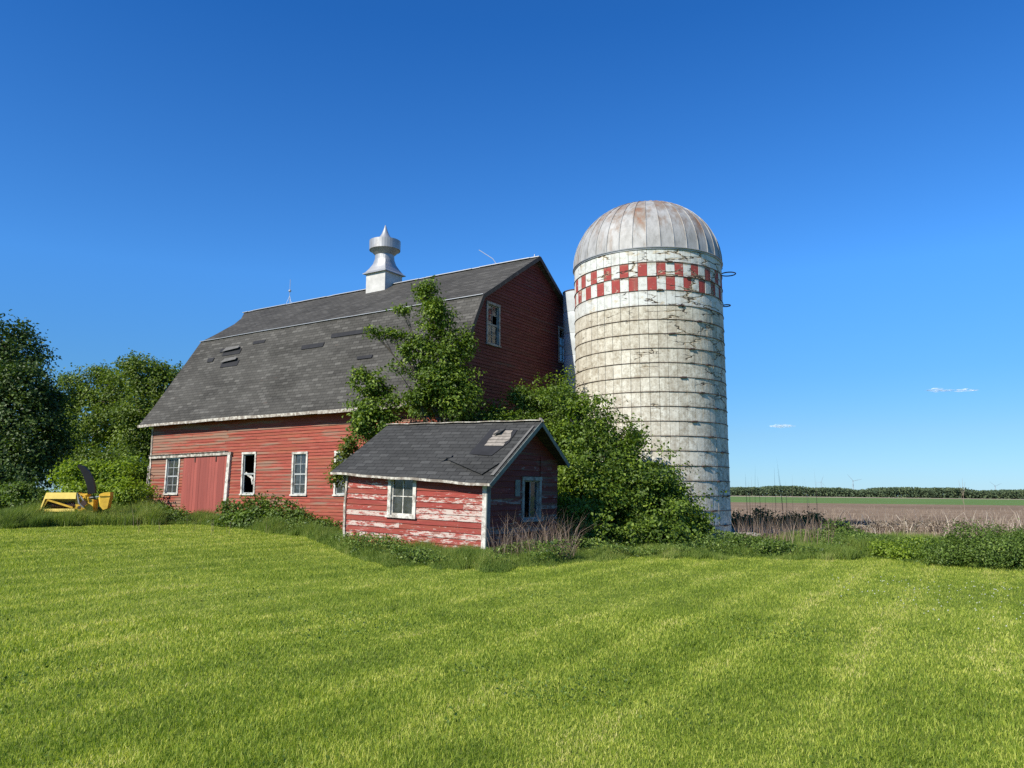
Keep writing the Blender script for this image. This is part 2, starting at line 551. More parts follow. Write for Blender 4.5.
def field_mat(name, c0, c1, row, tilt=0.0):
    t = NT(name, .95, .1)
    p = t.coord((1, 1, 1), True)
    s = t.n('ShaderNodeSeparateXYZ'); t.l(p, s.inputs[0])
    yy = t.math('ADD', s.outputs[1], t.math('MULTIPLY', s.outputs[0], tilt))
    w = t.math('SINE', t.math('MULTIPLY', yy, 2 * PI / row))
    f = t.noise(p, .9, 6, .7)
    b = t.noise(t.coord((.02, .12, 1), True), 1.0, 5, .65)
    k = t.math('ADD', t.math('ADD', t.math('MULTIPLY', w, .10), f), t.math('MULTIPLY', t.math('SUBTRACT', b, .5), .8))
    t.color(t.ramp(k, [(.32, c0), (.68, c1)]))
    t.bump(f, .6, .08)
    return t.m


M['lawn'] = ground_mat()
M['soil'] = field_mat('plowed_soil', (.150, .098, .056), (.30, .215, .135), 3.0, .12)
M['crop'] = field_mat('young_crop', (.08, .14, .035), (.16, .24, .06), 6.0, .12)
M['stubble'] = field_mat('dry_stubble', (.30, .24, .16), (.42, .35, .24), 9.0)
sheet('ground', XS, YS, 0, M['lawn'], 'mown lawn and the land beneath the fields reaching the horizon')
fx = XS[XS >= 6]
sheet('plowed_field', fx, YS[(YS >= 30) & (YS <= 161)], .012, M['soil'], 'brown harrowed field behind the weeds right of the silo')
gx = XS[XS >= -400]
sheet('green_field', gx, YS[(YS >= 159.9) & (YS <= 621)], .016, M['crop'], 'low green crop strip beyond the brown field')
sheet('stubble_field', gx, YS[(YS >= 619.9) & (YS <= 1500)], .02, M['stubble'], 'pale dry strip before the far wood')

# ------------------------------------------------------------------ barn
BL, BW = 16.7, 11.14
KIN, ZE, ZK, ZR = 1.79, 4.57, 8.62, 11.0
barn = empty('barn', (-2.1, 25.5, 0), (0, 0, R(-32.8)))
tag(barn, 'large weathered red gambrel barn with dark shingled roof and metal ridge ventilator', 'barn')


def board(mb, ax, u0b, u1b, u0t, u1t, z0, z1, ob, ot, rnd=None, off=0):
    """one lap board; ax 'x': wall at y=off facing -y, ax 'y': wall at x=off facing +x"""
    if ax == 'x': P = lambda u, o, z: (u, off - o, z)
    else: P = lambda u, o, z: (off + o, u, z)
    v = [P(u0b, -.02, z0), P(u1b, -.02, z0), P(u1b, ob, z0), P(u0b, ob, z0),
         P(u0t, -.02, z1), P(u1t, -.02, z1), P(u1t, ot, z1), P(u0t, ot, z1)]
    f = [(0, 1, 2, 3), (4, 7, 6, 5), (3, 2, 6, 7), (0, 3, 7, 4), (1, 5, 6, 2), (0, 4, 5, 1)]
    mb.add(v, f, rnd)


def clapboards(mb, ax, z0, z1, span, holes, ex, off=0, lens=(2.2, 5.5), miss=None):
    z = z0; row = 0
    while z < z1 - 1e-4:
        zt = min(z + ex, z1)
        a, b = span(z); a2, b2 = span(zt)
        if b - a < .02: break
        zc = (z + zt) / 2
        cuts = sorted((h[0], h[1]) for h in holes if h[2] < zc < h[3])
        segs = []; cur = a
        for h0, h1 in cuts:
            if h0 > cur: segs.append((cur, h0))
            cur = max(cur, h1)
        if cur < b: segs.append((cur, b))
        for s0, s1 in segs:
            js = [s0]
            while js[-1] < s1 - lens[0] * .6:
                js.append(min(js[-1] + random.uniform(*lens), s1))
            if js[-1] < s1: js.append(s1)
            for j0, j1 in zip(js[:-1], js[1:]):
                if j1 - j0 < .03: continue
                l_t = a2 if abs(j0 - a) < 1e-6 else j0 + .002
                r_t = b2 if abs(j1 - b) < 1e-6 else j1 - .002
                l_b = j0 if abs(j0 - a) < 1e-6 else j0 + .002
                r_b = j1 if abs(j1 - b) < 1e-6 else j1 - .002
                if r_t < l_t: r_t = l_t = (l_t + r_t) / 2
                dz = random.uniform(-.003, .003)
                board(mb, ax, l_b, r_b, l_t, r_t, z + dz, zt + .012 + dz, .026 + random.uniform(0, .010), .003, None, off)
        z = zt; row += 1


# front (long) wall, local y = 0, x from -BL to 0
front_holes = [(-15.53, -14.53, 1.5, 3.1), (-14.2, -11.25, -1, 3.08), (-10.4, -9.55, 1.5, 3.15), (-7.46, -6.62, 1.48, 3.08), (-5.2, -4.36, 1.48, 3.06), (-2.9, -2.1, 1.48, 3.06)]
b_ = MB()
clapboards(b_, 'x', -.1, ZE + .25, lambda z: (-BL, 0), front_holes, .122)
b_.build('front_wall', M['barn_red'], barn)


def prof_in(z):
    """half-opening of the gambrel at height z: distance from the side wall"""
    if z <= ZE + .3: return 0.0
    if z <= ZK: return .35 + (z - ZE - .3) / (ZK - ZE - .3) * (KIN + .12 - .35) if z > ZE + .3 else 0
    return KIN + .12 + (z - ZK) / (ZR - ZK) * (BW / 2 - KIN - .12)


def prof_y(z):
    pts = [(0, -5), (0, ZE + .55), (KIN + .06, ZK - .1), (BW / 2, ZR - .12)]
    for (y0, z0), (y1, z1) in zip(pts[:-1], pts[1:]):
        if z <= z1: return y0 + (y1 - y0) * (z - z0) / (z1 - z0)
    return BW / 2


gable_holes = [(2.15, 2.98, 6.9, 8.45), (7.45, 8.28, 6.97, 8.48), (2.6, 3.4, 1.5, 3.0)]
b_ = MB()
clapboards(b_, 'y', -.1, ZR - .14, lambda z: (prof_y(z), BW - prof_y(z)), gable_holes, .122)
b_.build('gable_wall', M['gable_red_shaded'], barn)
# back wall and far gable, plain boards
b_ = MB()
b_.box((-BL, BW - .03, -.2), (-.05, BW, ZE + .3))
b_.build('rear_wall', M['barn_red'], barn)
b_ = MB()
poly = [(0, -.2, -BL), (BW, -.2, -BL), (BW, ZE + .4, -BL), (BW - KIN, ZK - .15, -BL + .7), (BW / 2, ZR - .15, -BL + .5), (KIN, ZK - .15, -BL + .7), (0, ZE + .4, -BL)]
n = len(poly)
vs = [(x, y, z) for y, z, x in poly] + [(x + .06, y, z) for y, z, x in poly]
b_.add(vs, [tuple(range(n))[::-1], tuple(range(n, 2 * n))] + [(i, (i + 1) % n, n + (i + 1) % n, n + i) for i in range(n)])
b_.build('far_gable_wall', M['barn_red'], barn)
b_ = MB()
b_.box((-BL + .1, .1, .02), (-.1, BW - .1, .08))
b_.box((-BL + .1, .1, 3.35), (-.1, BW - .1, 3.45))
b_.build('interior_floor', M['inside'], barn)

# roof: profile polylines with end offsets (near end x, far end x)
lower = [(-.45, ZE, .20, -17.1), (.05, 5.33, .18, -16.95), (.62, 6.37, .16, -16.7), (1.2, 7.5, .15, -16.4), (KIN, ZK, .15, -16.14)]
upper = [(KIN, ZK, .15, -16.14), (2.6, ZK + .5, .17, -16.2), (3.75, 9.86, .20, -16.35), (4.6, 10.39, .22, -16.95), (BW / 2, ZR, .25, -18.0)]


def roof_slab(prof, mat, th=.07, flip=False, nx=44, amp=.03, seed=1, name='roof'):
    r = random.Random(seed)
    ph = [r.uniform(0, 6) for _ in range(6)]
    top = []
    for j, (y, z, xn, xf) in enumerate(prof):
        for i in range(nx + 1):
            k = i / nx
            x = xn + (xf - xn) * k
            dz = amp * (math.sin(x * .55 + ph[0]) * .6 + math.sin(x * 1.3 + ph[1] + y) * .3 + math.sin(x * 3.1 + ph[2] + y * 2) * .12)
            if abs(z - ZK) < .01 or abs(z - ZR) < .01: dz *= .35
            yy = BW - y if flip else y
            top.append((x, yy, z + dz))
    m = nx + 1; npz = len(prof)
    vs = top + [(x, y + (.03 if not flip else -.03), z - th) for x, y, z in top]
    N = len(top); fs = []
    for j in range(npz - 1):
        for i in range(nx):
            a = j * m + i
            q = (a, a + m, a + m + 1, a + 1)
            fs.append(q); fs.append(tuple(N + k for k in reversed(q)))
    for i in range(nx):
        for j in (0, npz - 1):
            a = j * m + i; fs.append((a, a + 1, N + a + 1, N + a))
    for j in range(npz - 1):
        for i in (0, nx):
            a = j * m + i; fs.append((a, a + m, N + a + m, N + a))
    b = MB(); b.add(vs, fs, .5)
    return b, top, m


roof = None
b_, top_l, mx_ = roof_slab(lower, None, seed=3)
lo = b_.build('roof', M['roof_low'], barn)
b_, top_u, _ = roof_slab(upper, None, seed=5)
b_.build('roof', M['roof_up'], barn)
b_, _, _ = roof_slab(lower, None, flip=True, seed=8); b_.build('roof', M['roof_low'], barn)
b_, _, _ = roof_slab(upper, None, flip=True, seed=9); b_.build('roof', M['roof_up'], barn)

# fascia following the wavy eave, flashing on the knee, ridge cap
b_ = MB()
for i in range(mx_ - 1):
    p, q = Vector(top_l[i]), Vector(top_l[i + 1])
    if i % 5 == 0: hh = random.uniform(.10, .15)
    o_ = Vector((0, -.028, -.035))
    b_.bar(p + o_ + Vector((0, 0, -hh / 2 + .04)), q + o_ + Vector((0, 0, -hh / 2 + .04)), .025, hh)
b_.build('fascia', M['white_old'], barn)
b_ = MB()
for i in range(mx_ - 1):
    p, q = Vector(top_l[-mx_ + i]), Vector(top_l[-mx_ + i + 1])
    b_.bar(p + Vector((0, -.015, .014)), q + Vector((0, -.015, .014)), .11, .02)
b_.build('knee_flashing', M['flash'], barn)
b_ = MB()
for i in range(mx_ - 1):
    p, q = Vector(top_u[-mx_ + i]), Vector(top_u[-mx_ + i + 1])
    w = .10 if i % 7 else .06
    b_.bar(p + Vector((0, -.05, .012)), q + Vector((0, -.05, .012)), w * 1.3, .03, rnd=random.random())
    b_.bar(p + Vector((0, .05, .012)), q + Vector((0, .05, .012)), w * 1.3, .028)
b_.build('ridge_cap', M['flash'], barn)
# rake boards on the near gable
b_ = MB()
for pr in (lower, upper):
    for (y0, z0, x0, _), (y1, z1, x1, _) in zip(pr[:-1], pr[1:]):
        for fl in (0, 1):
            a0 = BW - y0 if fl else y0; a1 = BW - y1 if fl else y1
            b_.bar((x0 + .012, a0, z0 - .05), (x1 + .012, a1, z1 - .05), .15, .022, up=(1, 0, 0))
b_.build('rake_board', M['dark_trim'], barn)
b_ = MB()
b_.hexa([(-BL - .05, -.05, -.1), (-BL + .07, -.05, -.1), (-BL + .07, -.022, -.1), (-BL - .05, -.022, -.1),
         (-BL - .03, -.05, 2.6), (-BL + .09, -.05, 2.6), (-BL + .09, -.022, 2.6), (-BL - .03, -.022, 2.6)])
b_.hexa([(-BL - .0, -.052, 2.62), (-BL + .10, -.052, 2.62), (-BL + .10, -.022, 2.62), (-BL - .0, -.022, 2.62),
         (-BL - .0, -.05, ZE + .2), (-BL + .10, -.05, ZE + .2), (-BL + .10, -.022, ZE + .2), (-BL - .0, -.022, ZE + .2)])
b_.bar((-BL - .09, -.05, 1.9), (-BL - .05, -.05, 2.75), .05, .05)
b_.build('corner_board', M['white_old'], barn)
b_ = MB()
b_.box((-.11, -.05, -.1), (.0, -.024, ZE + .2)); b_.box((.026, -.05, -.1), (.05, .08, ZE + .5))
b_.build('corner_board', M['white_old'], barn)

# loose and missing shingles on the lower slope
def on_slope(x, y, prof=lower, lift=.0):
    for (y0, z0, *_), (y1, z1, *_) in zip(prof[:-1], prof[1:]):
        if y0 <= y <= y1:
            z = z0 + (z1 - z0) * (y - y0) / (y1 - y0)
            n = Vector((0, -(z1 - z0), y1 - y0)).normalized()
            return Vector((x, y, z)) + n * lift
    return Vector((x, y, ZE))


b_ = MB()
for x, y, w, hgt in ((-13.2, 1.33, 1.25, .20), (-12.9, 1.02, 1.2, .20), (-14.5, 1.2, .45, .16), (-13.9, 1.42, .5, .14),
                     (-7.9, 1.18, 1.3, .15), (-5.9, 1.36, 2.3, .14), (-11.6, 1.5, .8, .12), (-3.4, 1.15, .9, .13), (-4.6, .75, .8, .1)):
    a = [on_slope(x - w / 2 + .05, y - hgt / 3, lift=.02), on_slope(x + w / 2, y - hgt / 3, lift=.02), on_slope(x + w / 2, y + hgt / 3, lift=.02), on_slope(x - w / 2, y + hgt / 3, lift=.02)]
    n = Vector((0, -.87, .48)) * .012
    d_ = MB(); d_.hexa([*a, *[p + n for p in a]]); d_.build('bare_patch', M['tar'], barn)
for x, y, w, hgt in ((-13.25, 1.42, 1.1, .14), (-12.95, 1.12, 1.0, .14)):
    a = [on_slope(x - w / 2, y - hgt / 2, lift=.11), on_slope(x + w / 2, y - hgt / 2 + .03, lift=.13), on_slope(x + w / 2 - .08, y + hgt / 3, lift=.07), on_slope(x - w / 2 + .1, y + hgt / 3, lift=.07)]
    n = Vector((0, -.87, .48)) * .012
    b_ = MB(); b_.hexa([*a, *[p + n for p in a]]); b_.build('loose_shingle', M['shingle_bit'], barn)


def window(parent, ax, u0, u1, z0, z1, cols, rows, fw=.085, off=0, frame_m='white', sash_m='sash', depth=.05, broken=(), split=True, skew=0):
    """casing > sash bars and one pane object; ax as in board()"""
    if ax == 'x': P = lambda u, o, z: (u + skew * (z - z0), off - o, z)
    else: P = lambda u, o, z: (off + o, u + skew * (z - z0), z)

    def bx(mb, ua, ub, oa, ob, za, zb):
        v = [P(ua, oa, za), P(ub, oa, za), P(ub, ob, za), P(ua, ob, za), P(ua, oa, zb), P(ub, oa, zb), P(ub, ob, zb), P(ua, ob, zb)]
        mb.hexa(v)
    f = MB()
    bx(f, u0 - fw * .3, u0 + fw * .7, -.08, depth, z0, z1); bx(f, u1 - fw * .7, u1 + fw * .3, -.08, depth, z0, z1)
    bx(f, u0 - fw * .35, u1 + fw * .35, -.08, depth + .012, z1 - fw * .5 + .003, z1 + fw * .5)
    bx(f, u0 - fw * .6, u1 + fw * .6, -.08, depth + .035, z0 - fw * .5, z0 + .012)
    fo = f.build('window', M[frame_m], parent)
    a, b = u0 + fw * .7, u1 - fw * .7; c, d = z0 + .012, z1 - fw * .5
    s = MB(); t = .035
    bx(s, a, a + t, -.05, -.01, c, d); bx(s, b - t, b, -.05, -.01, c, d)
    bx(s, a + t, b - t, -.05, -.01, c, c + .05); bx(s, a + t, b - t, -.05, -.01, d - t, d)
    mid = (c + d) / 2
    if split: bx(s, a + t, b - t, -.045, -.005, mid - .03, mid + .03)
    for i in range(1, cols):
        x = a + (b - a) * i / cols
        bx(s, x - .012, x + .012, -.042, -.018, c + .05, d - t)
    for i in range(1, rows):
        if split and i * 2 == rows: continue
        z = c + (d - c) * i / rows
        bx(s, a + t, b - t, -.044, -.016, z - .011, z + .011)
    s.build('sash', M[sash_m], fo)
    g = MB()
    for i in range(cols):
        for j in range(rows):
            if (i, j) in broken: continue
            x0, x1 = a + (b - a) * i / cols, a + (b - a) * (i + 1) / cols
            y0, y1 = c + (d - c) * j / rows, c + (d - c) * (j + 1) / rows
            w = random.uniform(-.004, .004)
            g.add([P(x0, -.034, y0), P(x1, -.034 + w, y0), P(x1, -.034, y1), P(x0, -.034 - w, y1)], [(0, 1, 2, 3)])
    if g.v: g.build('pane', M['glass'], fo)
    return fo


window(barn, 'x', -15.5, -14.56, 1.52, 3.06, 2, 4, skew=.03)
w2 = window(barn, 'x', -10.38, -9.57, 1.52, 3.14, 1, 2, broken=[(0, 0), (0, 1)])
b_ = MB(); b_.bar((-10.25, .05, 2.36), (-9.75, .03, 2.12), .02, .09); b_.bar((-9.9, .05, 2.25), (-9.8, .05, 1.9), .02, .06)
b_.build('loose_slat', M['white'], w2)
window(barn, 'x', -7.44, -6.64, 1.5, 3.07, 2, 4)
window(barn, 'x', -5.18, -4.38, 1.5, 3.05, 2, 4)
window(barn, 'x', -2.88, -2.12, 1.5, 3.05, 2, 4)
window(barn, 'y', 2.15, 2.98, 6.92, 8.44, 2, 4, frame_m='shaded_trim', sash_m='shaded_trim', broken=[(1, 2)])
window(barn, 'y', 7.45, 8.28, 6.99, 8.47, 2, 4, frame_m='shaded_trim', sash_m='shaded_trim', broken=[(0, 3), (1, 3)])
window(barn, 'y', 2.62, 3.38, 1.52, 2.98, 2, 4, frame_m='shaded_trim', sash_m='shaded_trim')

# sliding door of upright boards, hanging askew below its track
b_ = MB()
nb = 15
for i in range(nb):
    x0 = -14.2 + 2.93 * i / nb; x1 = x0 + 2.93 / nb - .006
    lean = -.03
    zb = .30 + random.uniform(-.02, .02) + .03 * i / nb
    o = .06 + random.uniform(0, .008)
    b_.hexa([(x0 + lean * 2.4, -o, zb), (x1 + lean * 2.4, -o, zb), (x1 + lean * 2.4, -.03, zb), (x0 + lean * 2.4, -.03, zb),
             (x0, -o, 3.06), (x1, -o, 3.06), (x1, -.03, 3.06), (x0, -.03, 3.06)])
dr = b_.build('sliding_door', M['door_red'], barn)
for x in (-13.4, -12.0):
    b_ = MB(); b_.box((x - .03, -.085, 2.85), (x + .03, -.062, 3.14)); b_.build('hanger', M['steel'], dr)
b_ = MB()
b_.hexa([(-BL + .05, -.13, 3.06), (-11.0, -.13, 3.10), (-11.0, -.02, 3.10), (-BL + .05, -.02, 3.06),
         (-BL + .05, -.13, 3.17), (-11.0, -.13, 3.22), (-11.0, -.02, 3.22), (-BL + .05, -.02, 3.17)])
b_.hexa([(-BL + .05, -.17, 3.185), (-11.3, -.17, 3.235), (-11.3, -.02, 3.235), (-BL + .05, -.02, 3.185),
         (-BL + .05, -.19, 3.215), (-11.3, -.19, 3.265), (-11.3, -.02, 3.275), (-BL + .05, -.02, 3.225)])
b_.build('door_track', M['white_old'], barn)
b_ = MB()
b_.hexa([(-11.35, -.12, 1.15), (-11.17, -.12, 1.15), (-11.17, -.02, 1.15), (-11.35, -.02, 1.15),
         (-11.23, -.12, 3.095), (-11.06, -.12, 3.095), (-11.06, -.02, 3.095), (-11.23, -.02, 3.095)])
b_.build('door_post', M['white'], barn)
b_ = MB()
b_.hexa([(-11.43, -.11, .3), (-11.27, -.11, .3), (-11.27, -.02, .3), (-11.43, -.02, .3),
         (-11.35, -.11, 1.14), (-11.19, -.11, 1.14), (-11.19, -.02, 1.14), (-11.35, -.02, 1.14)])
b_.build('door_post', M['bark'], barn)

# ventilator on the ridge
vx, vy = -8.12, BW / 2
b_ = MB()
b_.box((vx - .58, vy - .58, 10.45), (vx + .58, vy + .58, 11.52))
vent = b_.build('ventilator', plain('chalky_white_paint', (.50, .49, .46), .7, var=.16), barn)
b_ = MB()
prof = [(.70, 11.52), (.70, 11.55), (.62, 11.62), (.52, 11.82), (.46, 12.02), (.43, 12.25), (.42, 12.72)]
b_.lathe([(0, 11.52)] + prof, 32, (vx, vy), square=[1, 1, 1, .95, .75, .4, .12, 0], rnd=.3)
b_.build('flared_neck', M['vent'], vent, smooth=False)
b_ = MB()
b_.lathe([(.42, 12.45), (.70, 12.72)], 36, (vx, vy), rnd=.2)
b_.lathe([(.70, 12.70), (.715, 12.70), (.72, 13.14), (.70, 13.14), (.36, 13.20)], 36, (vx, vy), rnd=.6)
b_.build('band', M['vent'], vent, smooth=False)
b_ = MB()
b_.lathe([(.40, 13.17), (.30, 13.28), (.17, 13.50), (.09, 13.7), (.02, 13.93), (0, 13.95)], 28, (vx, vy), rnd=.5)
b_.build('cap', M['vent'], vent, smooth=True)

# lightning rods
b_ = MB(); b_.tube([(-14.5, vy, 11.02), (-14.5, vy, 12.3)], .012, 6); b_.lathe([(0, 11.62), (.07, 11.68), (.07, 11.74), (0, 11.80)], 10, (-14.5, vy))
for k in (0, 2.1, 4.2): b_.tube([(-14.5 + .16 * math.cos(k), vy + .16 * math.sin(k), 11.0), (-14.5, vy, 11.45)], .008, 5)
b_.build('lightning_rod', M['flash'], barn)
b_ = MB(); b_.tube([(-1.84, vy, 11.0), (-2.05, vy, 11.3), (-2.75, vy - .02, 11.8)], .014, 6)
b_.build('lightning_rod', M['flash'], barn)
b_ = MB(); b_.tube([(-.02, vy, 11.0), (.0, vy, 11.14)], .02, 6)
b_.build('lightning_rod', M['flash'], barn)

# ------------------------------------------------------------------ shed
K = .88
ZS0 = 1.6 - 1.6 * K
shed = empty('shed', (-.737 * K, 21.6 * K, ZS0), (0, .03, R(-34.5)))
tag(shed, 'small red shed with peeling paint and a torn dark shingled roof', 'shed')
SL, SW = 5.49 * K, 3.733 * K
ez_n, ez_f = 1.854 * K, 2.065 * K
sr = 3.706 * K; eb = 2.49 * K
xn, xf = .32 * K, -5.96 * K
rn_, rf_ = .576 * K, -5.647 * K
yo, yb = -.3 * K, SW + .2 * K


def s_top(x):  # wall top of the front wall under the roof
    k = (xn - x) / (xn - xf)
    e = ez_n + (ez_f - ez_n) * k
    return e + (sr - e) * (.3 * K) / (SW / 2 + .3 * K) - .05


b_ = MB()
clapboards(b_, 'x', -.35, s_top(0) + .02, lambda z: (-SL, 0), [(-3.66 * K, -2.6 * K, .80 * K, 2.02 * K)], .145, lens=(1.5, 4.5))
b_.hexa([(-SL, -.004, s_top(0)), (0, -.004, s_top(0)), (0, .02, s_top(0)), (-SL, .02, s_top(0)), (-SL, -.004, s_top(-SL)), (0, -.004, s_top(0) + .01), (0, .02, s_top(0) + .01), (-SL, .02, s_top(-SL))])
b_.build('front_wall', M['shed_red'], shed)


def sg_span(z):
    # gable outline: front side rises from s_top(0), back side from eave eb
    kf = (sr - .04 - ez_n) / (SW / 2 + .3 * K); kb = (sr - .04 - eb) / (SW / 2 + .2 * K)
    zf0 = ez_n + kf * .3 * K - .04; zb0 = eb + kb * .2 * K - .04
    a = 0 if z <= zf0 else (z - zf0) / kf
    b = SW if z <= zb0 else SW - (z - zb0) / kb
    return a, b


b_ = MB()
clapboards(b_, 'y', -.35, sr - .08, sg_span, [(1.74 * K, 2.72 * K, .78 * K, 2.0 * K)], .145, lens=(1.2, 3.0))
b_.build('gable_wall', M['shed_gable_shaded'], shed)
b_ = MB()
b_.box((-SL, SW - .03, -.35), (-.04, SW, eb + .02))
b_.build('rear_wall', M['shed_gable_shaded'], shed)
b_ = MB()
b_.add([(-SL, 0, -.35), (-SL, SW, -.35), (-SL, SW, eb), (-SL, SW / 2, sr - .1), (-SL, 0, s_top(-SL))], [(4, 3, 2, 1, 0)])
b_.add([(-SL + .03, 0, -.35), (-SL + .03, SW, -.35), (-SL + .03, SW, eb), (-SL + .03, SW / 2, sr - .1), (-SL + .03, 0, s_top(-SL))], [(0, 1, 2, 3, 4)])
b_.build('far_gable_wall', M['shed_gable_shaded'], shed)
b_ = MB(); b_.box((-SL + .05, .05, -.02), (-.06, SW - .05, .02)); b_.build('interior_floor', M['inside'], shed)


def shed_slope(P00, P10, P11, P01, th=.05, nx=18, ny=8, amp=.012):
    P = [Vector(p) for p in (P00, P10, P11, P01)]
    m = nx + 1; top = []
    for j in range(ny + 1):
        for i in range(m):
            u, v = i / nx, j / ny
            p = P[0] * (1 - u) * (1 - v) + P[1] * u * (1 - v) + P[2] * u * v + P[3] * (1 - u) * v
            top.append(p + Vector((0, 0, amp * math.sin(p.x * 2.1 + p.y * 3) * (1 - v) + amp * .6 * math.sin(p.x * 5.3 + 1))))
    N = len(top); vs = top + [p - Vector((0, 0, th)) for p in top]; fs = []
    for j in range(ny):
        for i in range(nx):
            a = j * m + i; q = (a, a + m, a + m + 1, a + 1)
            fs.append(q); fs.append(tuple(N + k for k in reversed(q)))
    for i in range(nx):
        for j in (0, ny):
            a = j * m + i; fs.append((a, a + 1, N + a + 1, N + a))
    for j in range(ny):
        for i in (0, nx):
            a = j * m + i; fs.append((a, a + m, N + a + m, N + a))
    b = MB(); b.add(vs, fs, .5); return b, top, m


b_, st, sm = shed_slope((xn, yo, ez_n), (xf, yo, ez_f), (rf_, SW / 2, sr), (rn_, SW / 2, sr))
sroof = b_.build('roof', M['roof_shed'], shed)
b_, _, _ = shed_slope((rn_, SW / 2, sr), (rf_, SW / 2, sr), (xf, yb, eb), (xn, yb, eb))
b_.build('roof', M['roof_shed'], shed)
b_ = MB()
for i in range(sm - 1):
    b_.bar(st[i] + Vector((0, -.014, -.045)), st[i + 1] + Vector((0, -.014, -.045)), .022, .062)
b_.build('fascia', M['white_old'], shed)
b_ = MB()
for i in range(sm - 1):
    p, q = st[-sm + i], st[-sm + i + 1]
    b_.bar(p + Vector((0, -.04, .016)), q + Vector((0, -.04, .016)), .09, .022); b_.bar(p + Vector((0, .045, .012)), q + Vector((0, .045, .012)), .09, .022)
b_.bar((rn_ + .03, SW / 2, sr - .03), (rn_ - .06, SW / 2, sr + .07), .08, .05)
b_.build('ridge_board', M['white_old'], shed)
b_ = MB()
b_.bar((xn + .012, yo, ez_n - .07), (rn_ + .012, SW / 2, sr - .07), .11, .02, up=(1, 0, 0))
b_.bar((xn + .012, yb, eb - .07), (rn_ + .012, SW / 2, sr - .07), .11, .02, up=(1, 0, 0))
b_.build('rake_board', M['greygreen'], shed)
b_ = MB(); b_.box((-.10, -.045, -.35), (.022, -.024, s_top(0) - .01)); b_.build('corner_board', M['white'], shed)
b_ = MB(); b_.box((.026, -.045, -.35), (.05, .10, s_top(0))); b_.build('corner_board', M['greygreen'], shed)
b_ = MB(); b_.bar((-SL + .02, -.05, -.45), (-SL - .03, -.05, .9), .075, .03, up=(0, 1, 0)); b_.bar((-SL - .03, -.048, .88), (-SL + .02, -.045, s_top(-SL)), .07, .03, up=(0, 1, 0))
b_.build('corner_board', M['white_old'], shed)
b_ = MB(); b_.box((.024, .30 * SW * 2.4, 1.55), (.045, .30 * SW * 2.4 + .11, 2.35)); b_.build('loose_board', M['shed_gable_shaded'], shed)
b_ = MB(); b_.box((.024, .36 * SW, 1.30), (.04, .36 * SW + .22, 1.72)); b_.build('nailed_patch', M['greygreen'], shed)

window(shed, 'x', -3.66 * K, -2.6 * K, .80 * K, 2.0 * K, 2, 2, fw=.11, split=False, sash_m='white')
window(shed, 'y', 1.74 * K, 2.72 * K, .78 * K, 2.0 * K, 2, 1, fw=.10, split=False, frame_m='shaded_trim', sash_m='shaded_trim', broken=[(0, 0)])


# torn roof: bared deck boards, tar paper, folded flap
def s_on(x, v, lift=0):
    k = (xn - x) / (xn - xf)
    e = Vector((x, yo, ez_n + (ez_f - ez_n) * k)); r = Vector((x, SW / 2, sr))
    n = Vector((0, -(sr - e.z), SW / 2 - yo)).normalized()
    return e * (1 - v) + r * v + n * lift


def patch(mb, pts, lift, th=.008, lifts=None):
    a = [s_on(x, v, lift + (lifts[i] if lifts else 0)) for i, (x, v) in enumerate(pts)]
    n = Vector((0, -.65, .75)) * th
    N = len(a)
    mb.add([*a, *[p + n for p in a]], [tuple(range(N))[::-1], tuple(range(N, 2 * N))] + [(i, (i + 1) % N, N + (i + 1) % N, N + i) for i in range(N)])


b_ = MB()
patch(b_, [(-1.0, .42), (-.25, .40), (-.02, .62), (-.04, .84), (-.92, .86)], .016)
b_.build('tar_paper', M['tar'], shed)
b_ = MB()
for i in range(5):
    v0 = .56 + .054 * i
    patch(b_, [(-.70 + .04 * math.sin(i * 3), v0), (-.10 - .06 * math.sin(i * 2), v0), (-.10 - .06 * math.sin(i * 5), v0 + .047), (-.68 + .03 * math.sin(i * 4), v0 + .047)], .028)
b_.build('bare_decking', M['deck'], shed)
b_ = MB()
patch(b_, [(-.62, .72), (-.42, .74), (-.40, .84), (-.55, .83)], .05, .02, [.02, .05, .0, .0])
patch(b_, [(-1.5, .30), (-.1, .10), (.18, .28), (-1.05, .42)], .03, .012, [.02, .0, .01, .01])
patch(b_, [(-1.72, .27), (-1.42, .33), (-1.5, .40), (-1.62, .36)], .03, .012, [.08, .02, .0, .04])
b_.build('torn_flap', M['roof_shed'], shed)
b_ = MB()
patch(b_, [(.16, .10), (.26, .10), (.42, .90), (.36, .90)], .03)
b_.build('weathered_edge', M['shingle_bit'], shed)

# orange jug on the sill inside the shed window
jm = plain('orange_plastic', (.65, .27, .05), .4, var=.15)
rot = Matrix.Rotation(R(-34.5), 4, 'Z')
jp = Vector((-.737 * K, 21.6 * K, ZS0)) + rot @ Vector((-3.22 * K, .14, 0))
jug = empty('jug', (jp.x, jp.y, ZS0 + .82 * K + .11 * 1))
tag(jug, 'orange plastic jug standing inside the front window of the small red shed', 'jug')
b_ = MB(); b_.lathe([(0, 0), (.075, 0), (.085, .03), (.085, .22), (.06, .28), (.03, .31), (.03, .34)], 16); b_.build('body', jm, jug, True)
b_ = MB(); b_.lathe([(.036, .335), (.036, .37), (0, .37)], 12); b_.build('cap', M['dark_trim'], jug)
b_ = MB(); b_.tube([(.05, 0, .28), (.12, 0, .27), (.13, 0, .16), (.085, 0, .12)], .012, 6); b_.build('handle', jm, jug)
b_ = MB(); b_.box((-3.5 * K, .06, .80 * K - .08), (-2.75 * K, .26, .80 * K - .04)); b_.build('inner_sill', M['inside'], shed)
jug.location.z = ZS0 + .80 * K - .04 + .03 * 3.2 * K

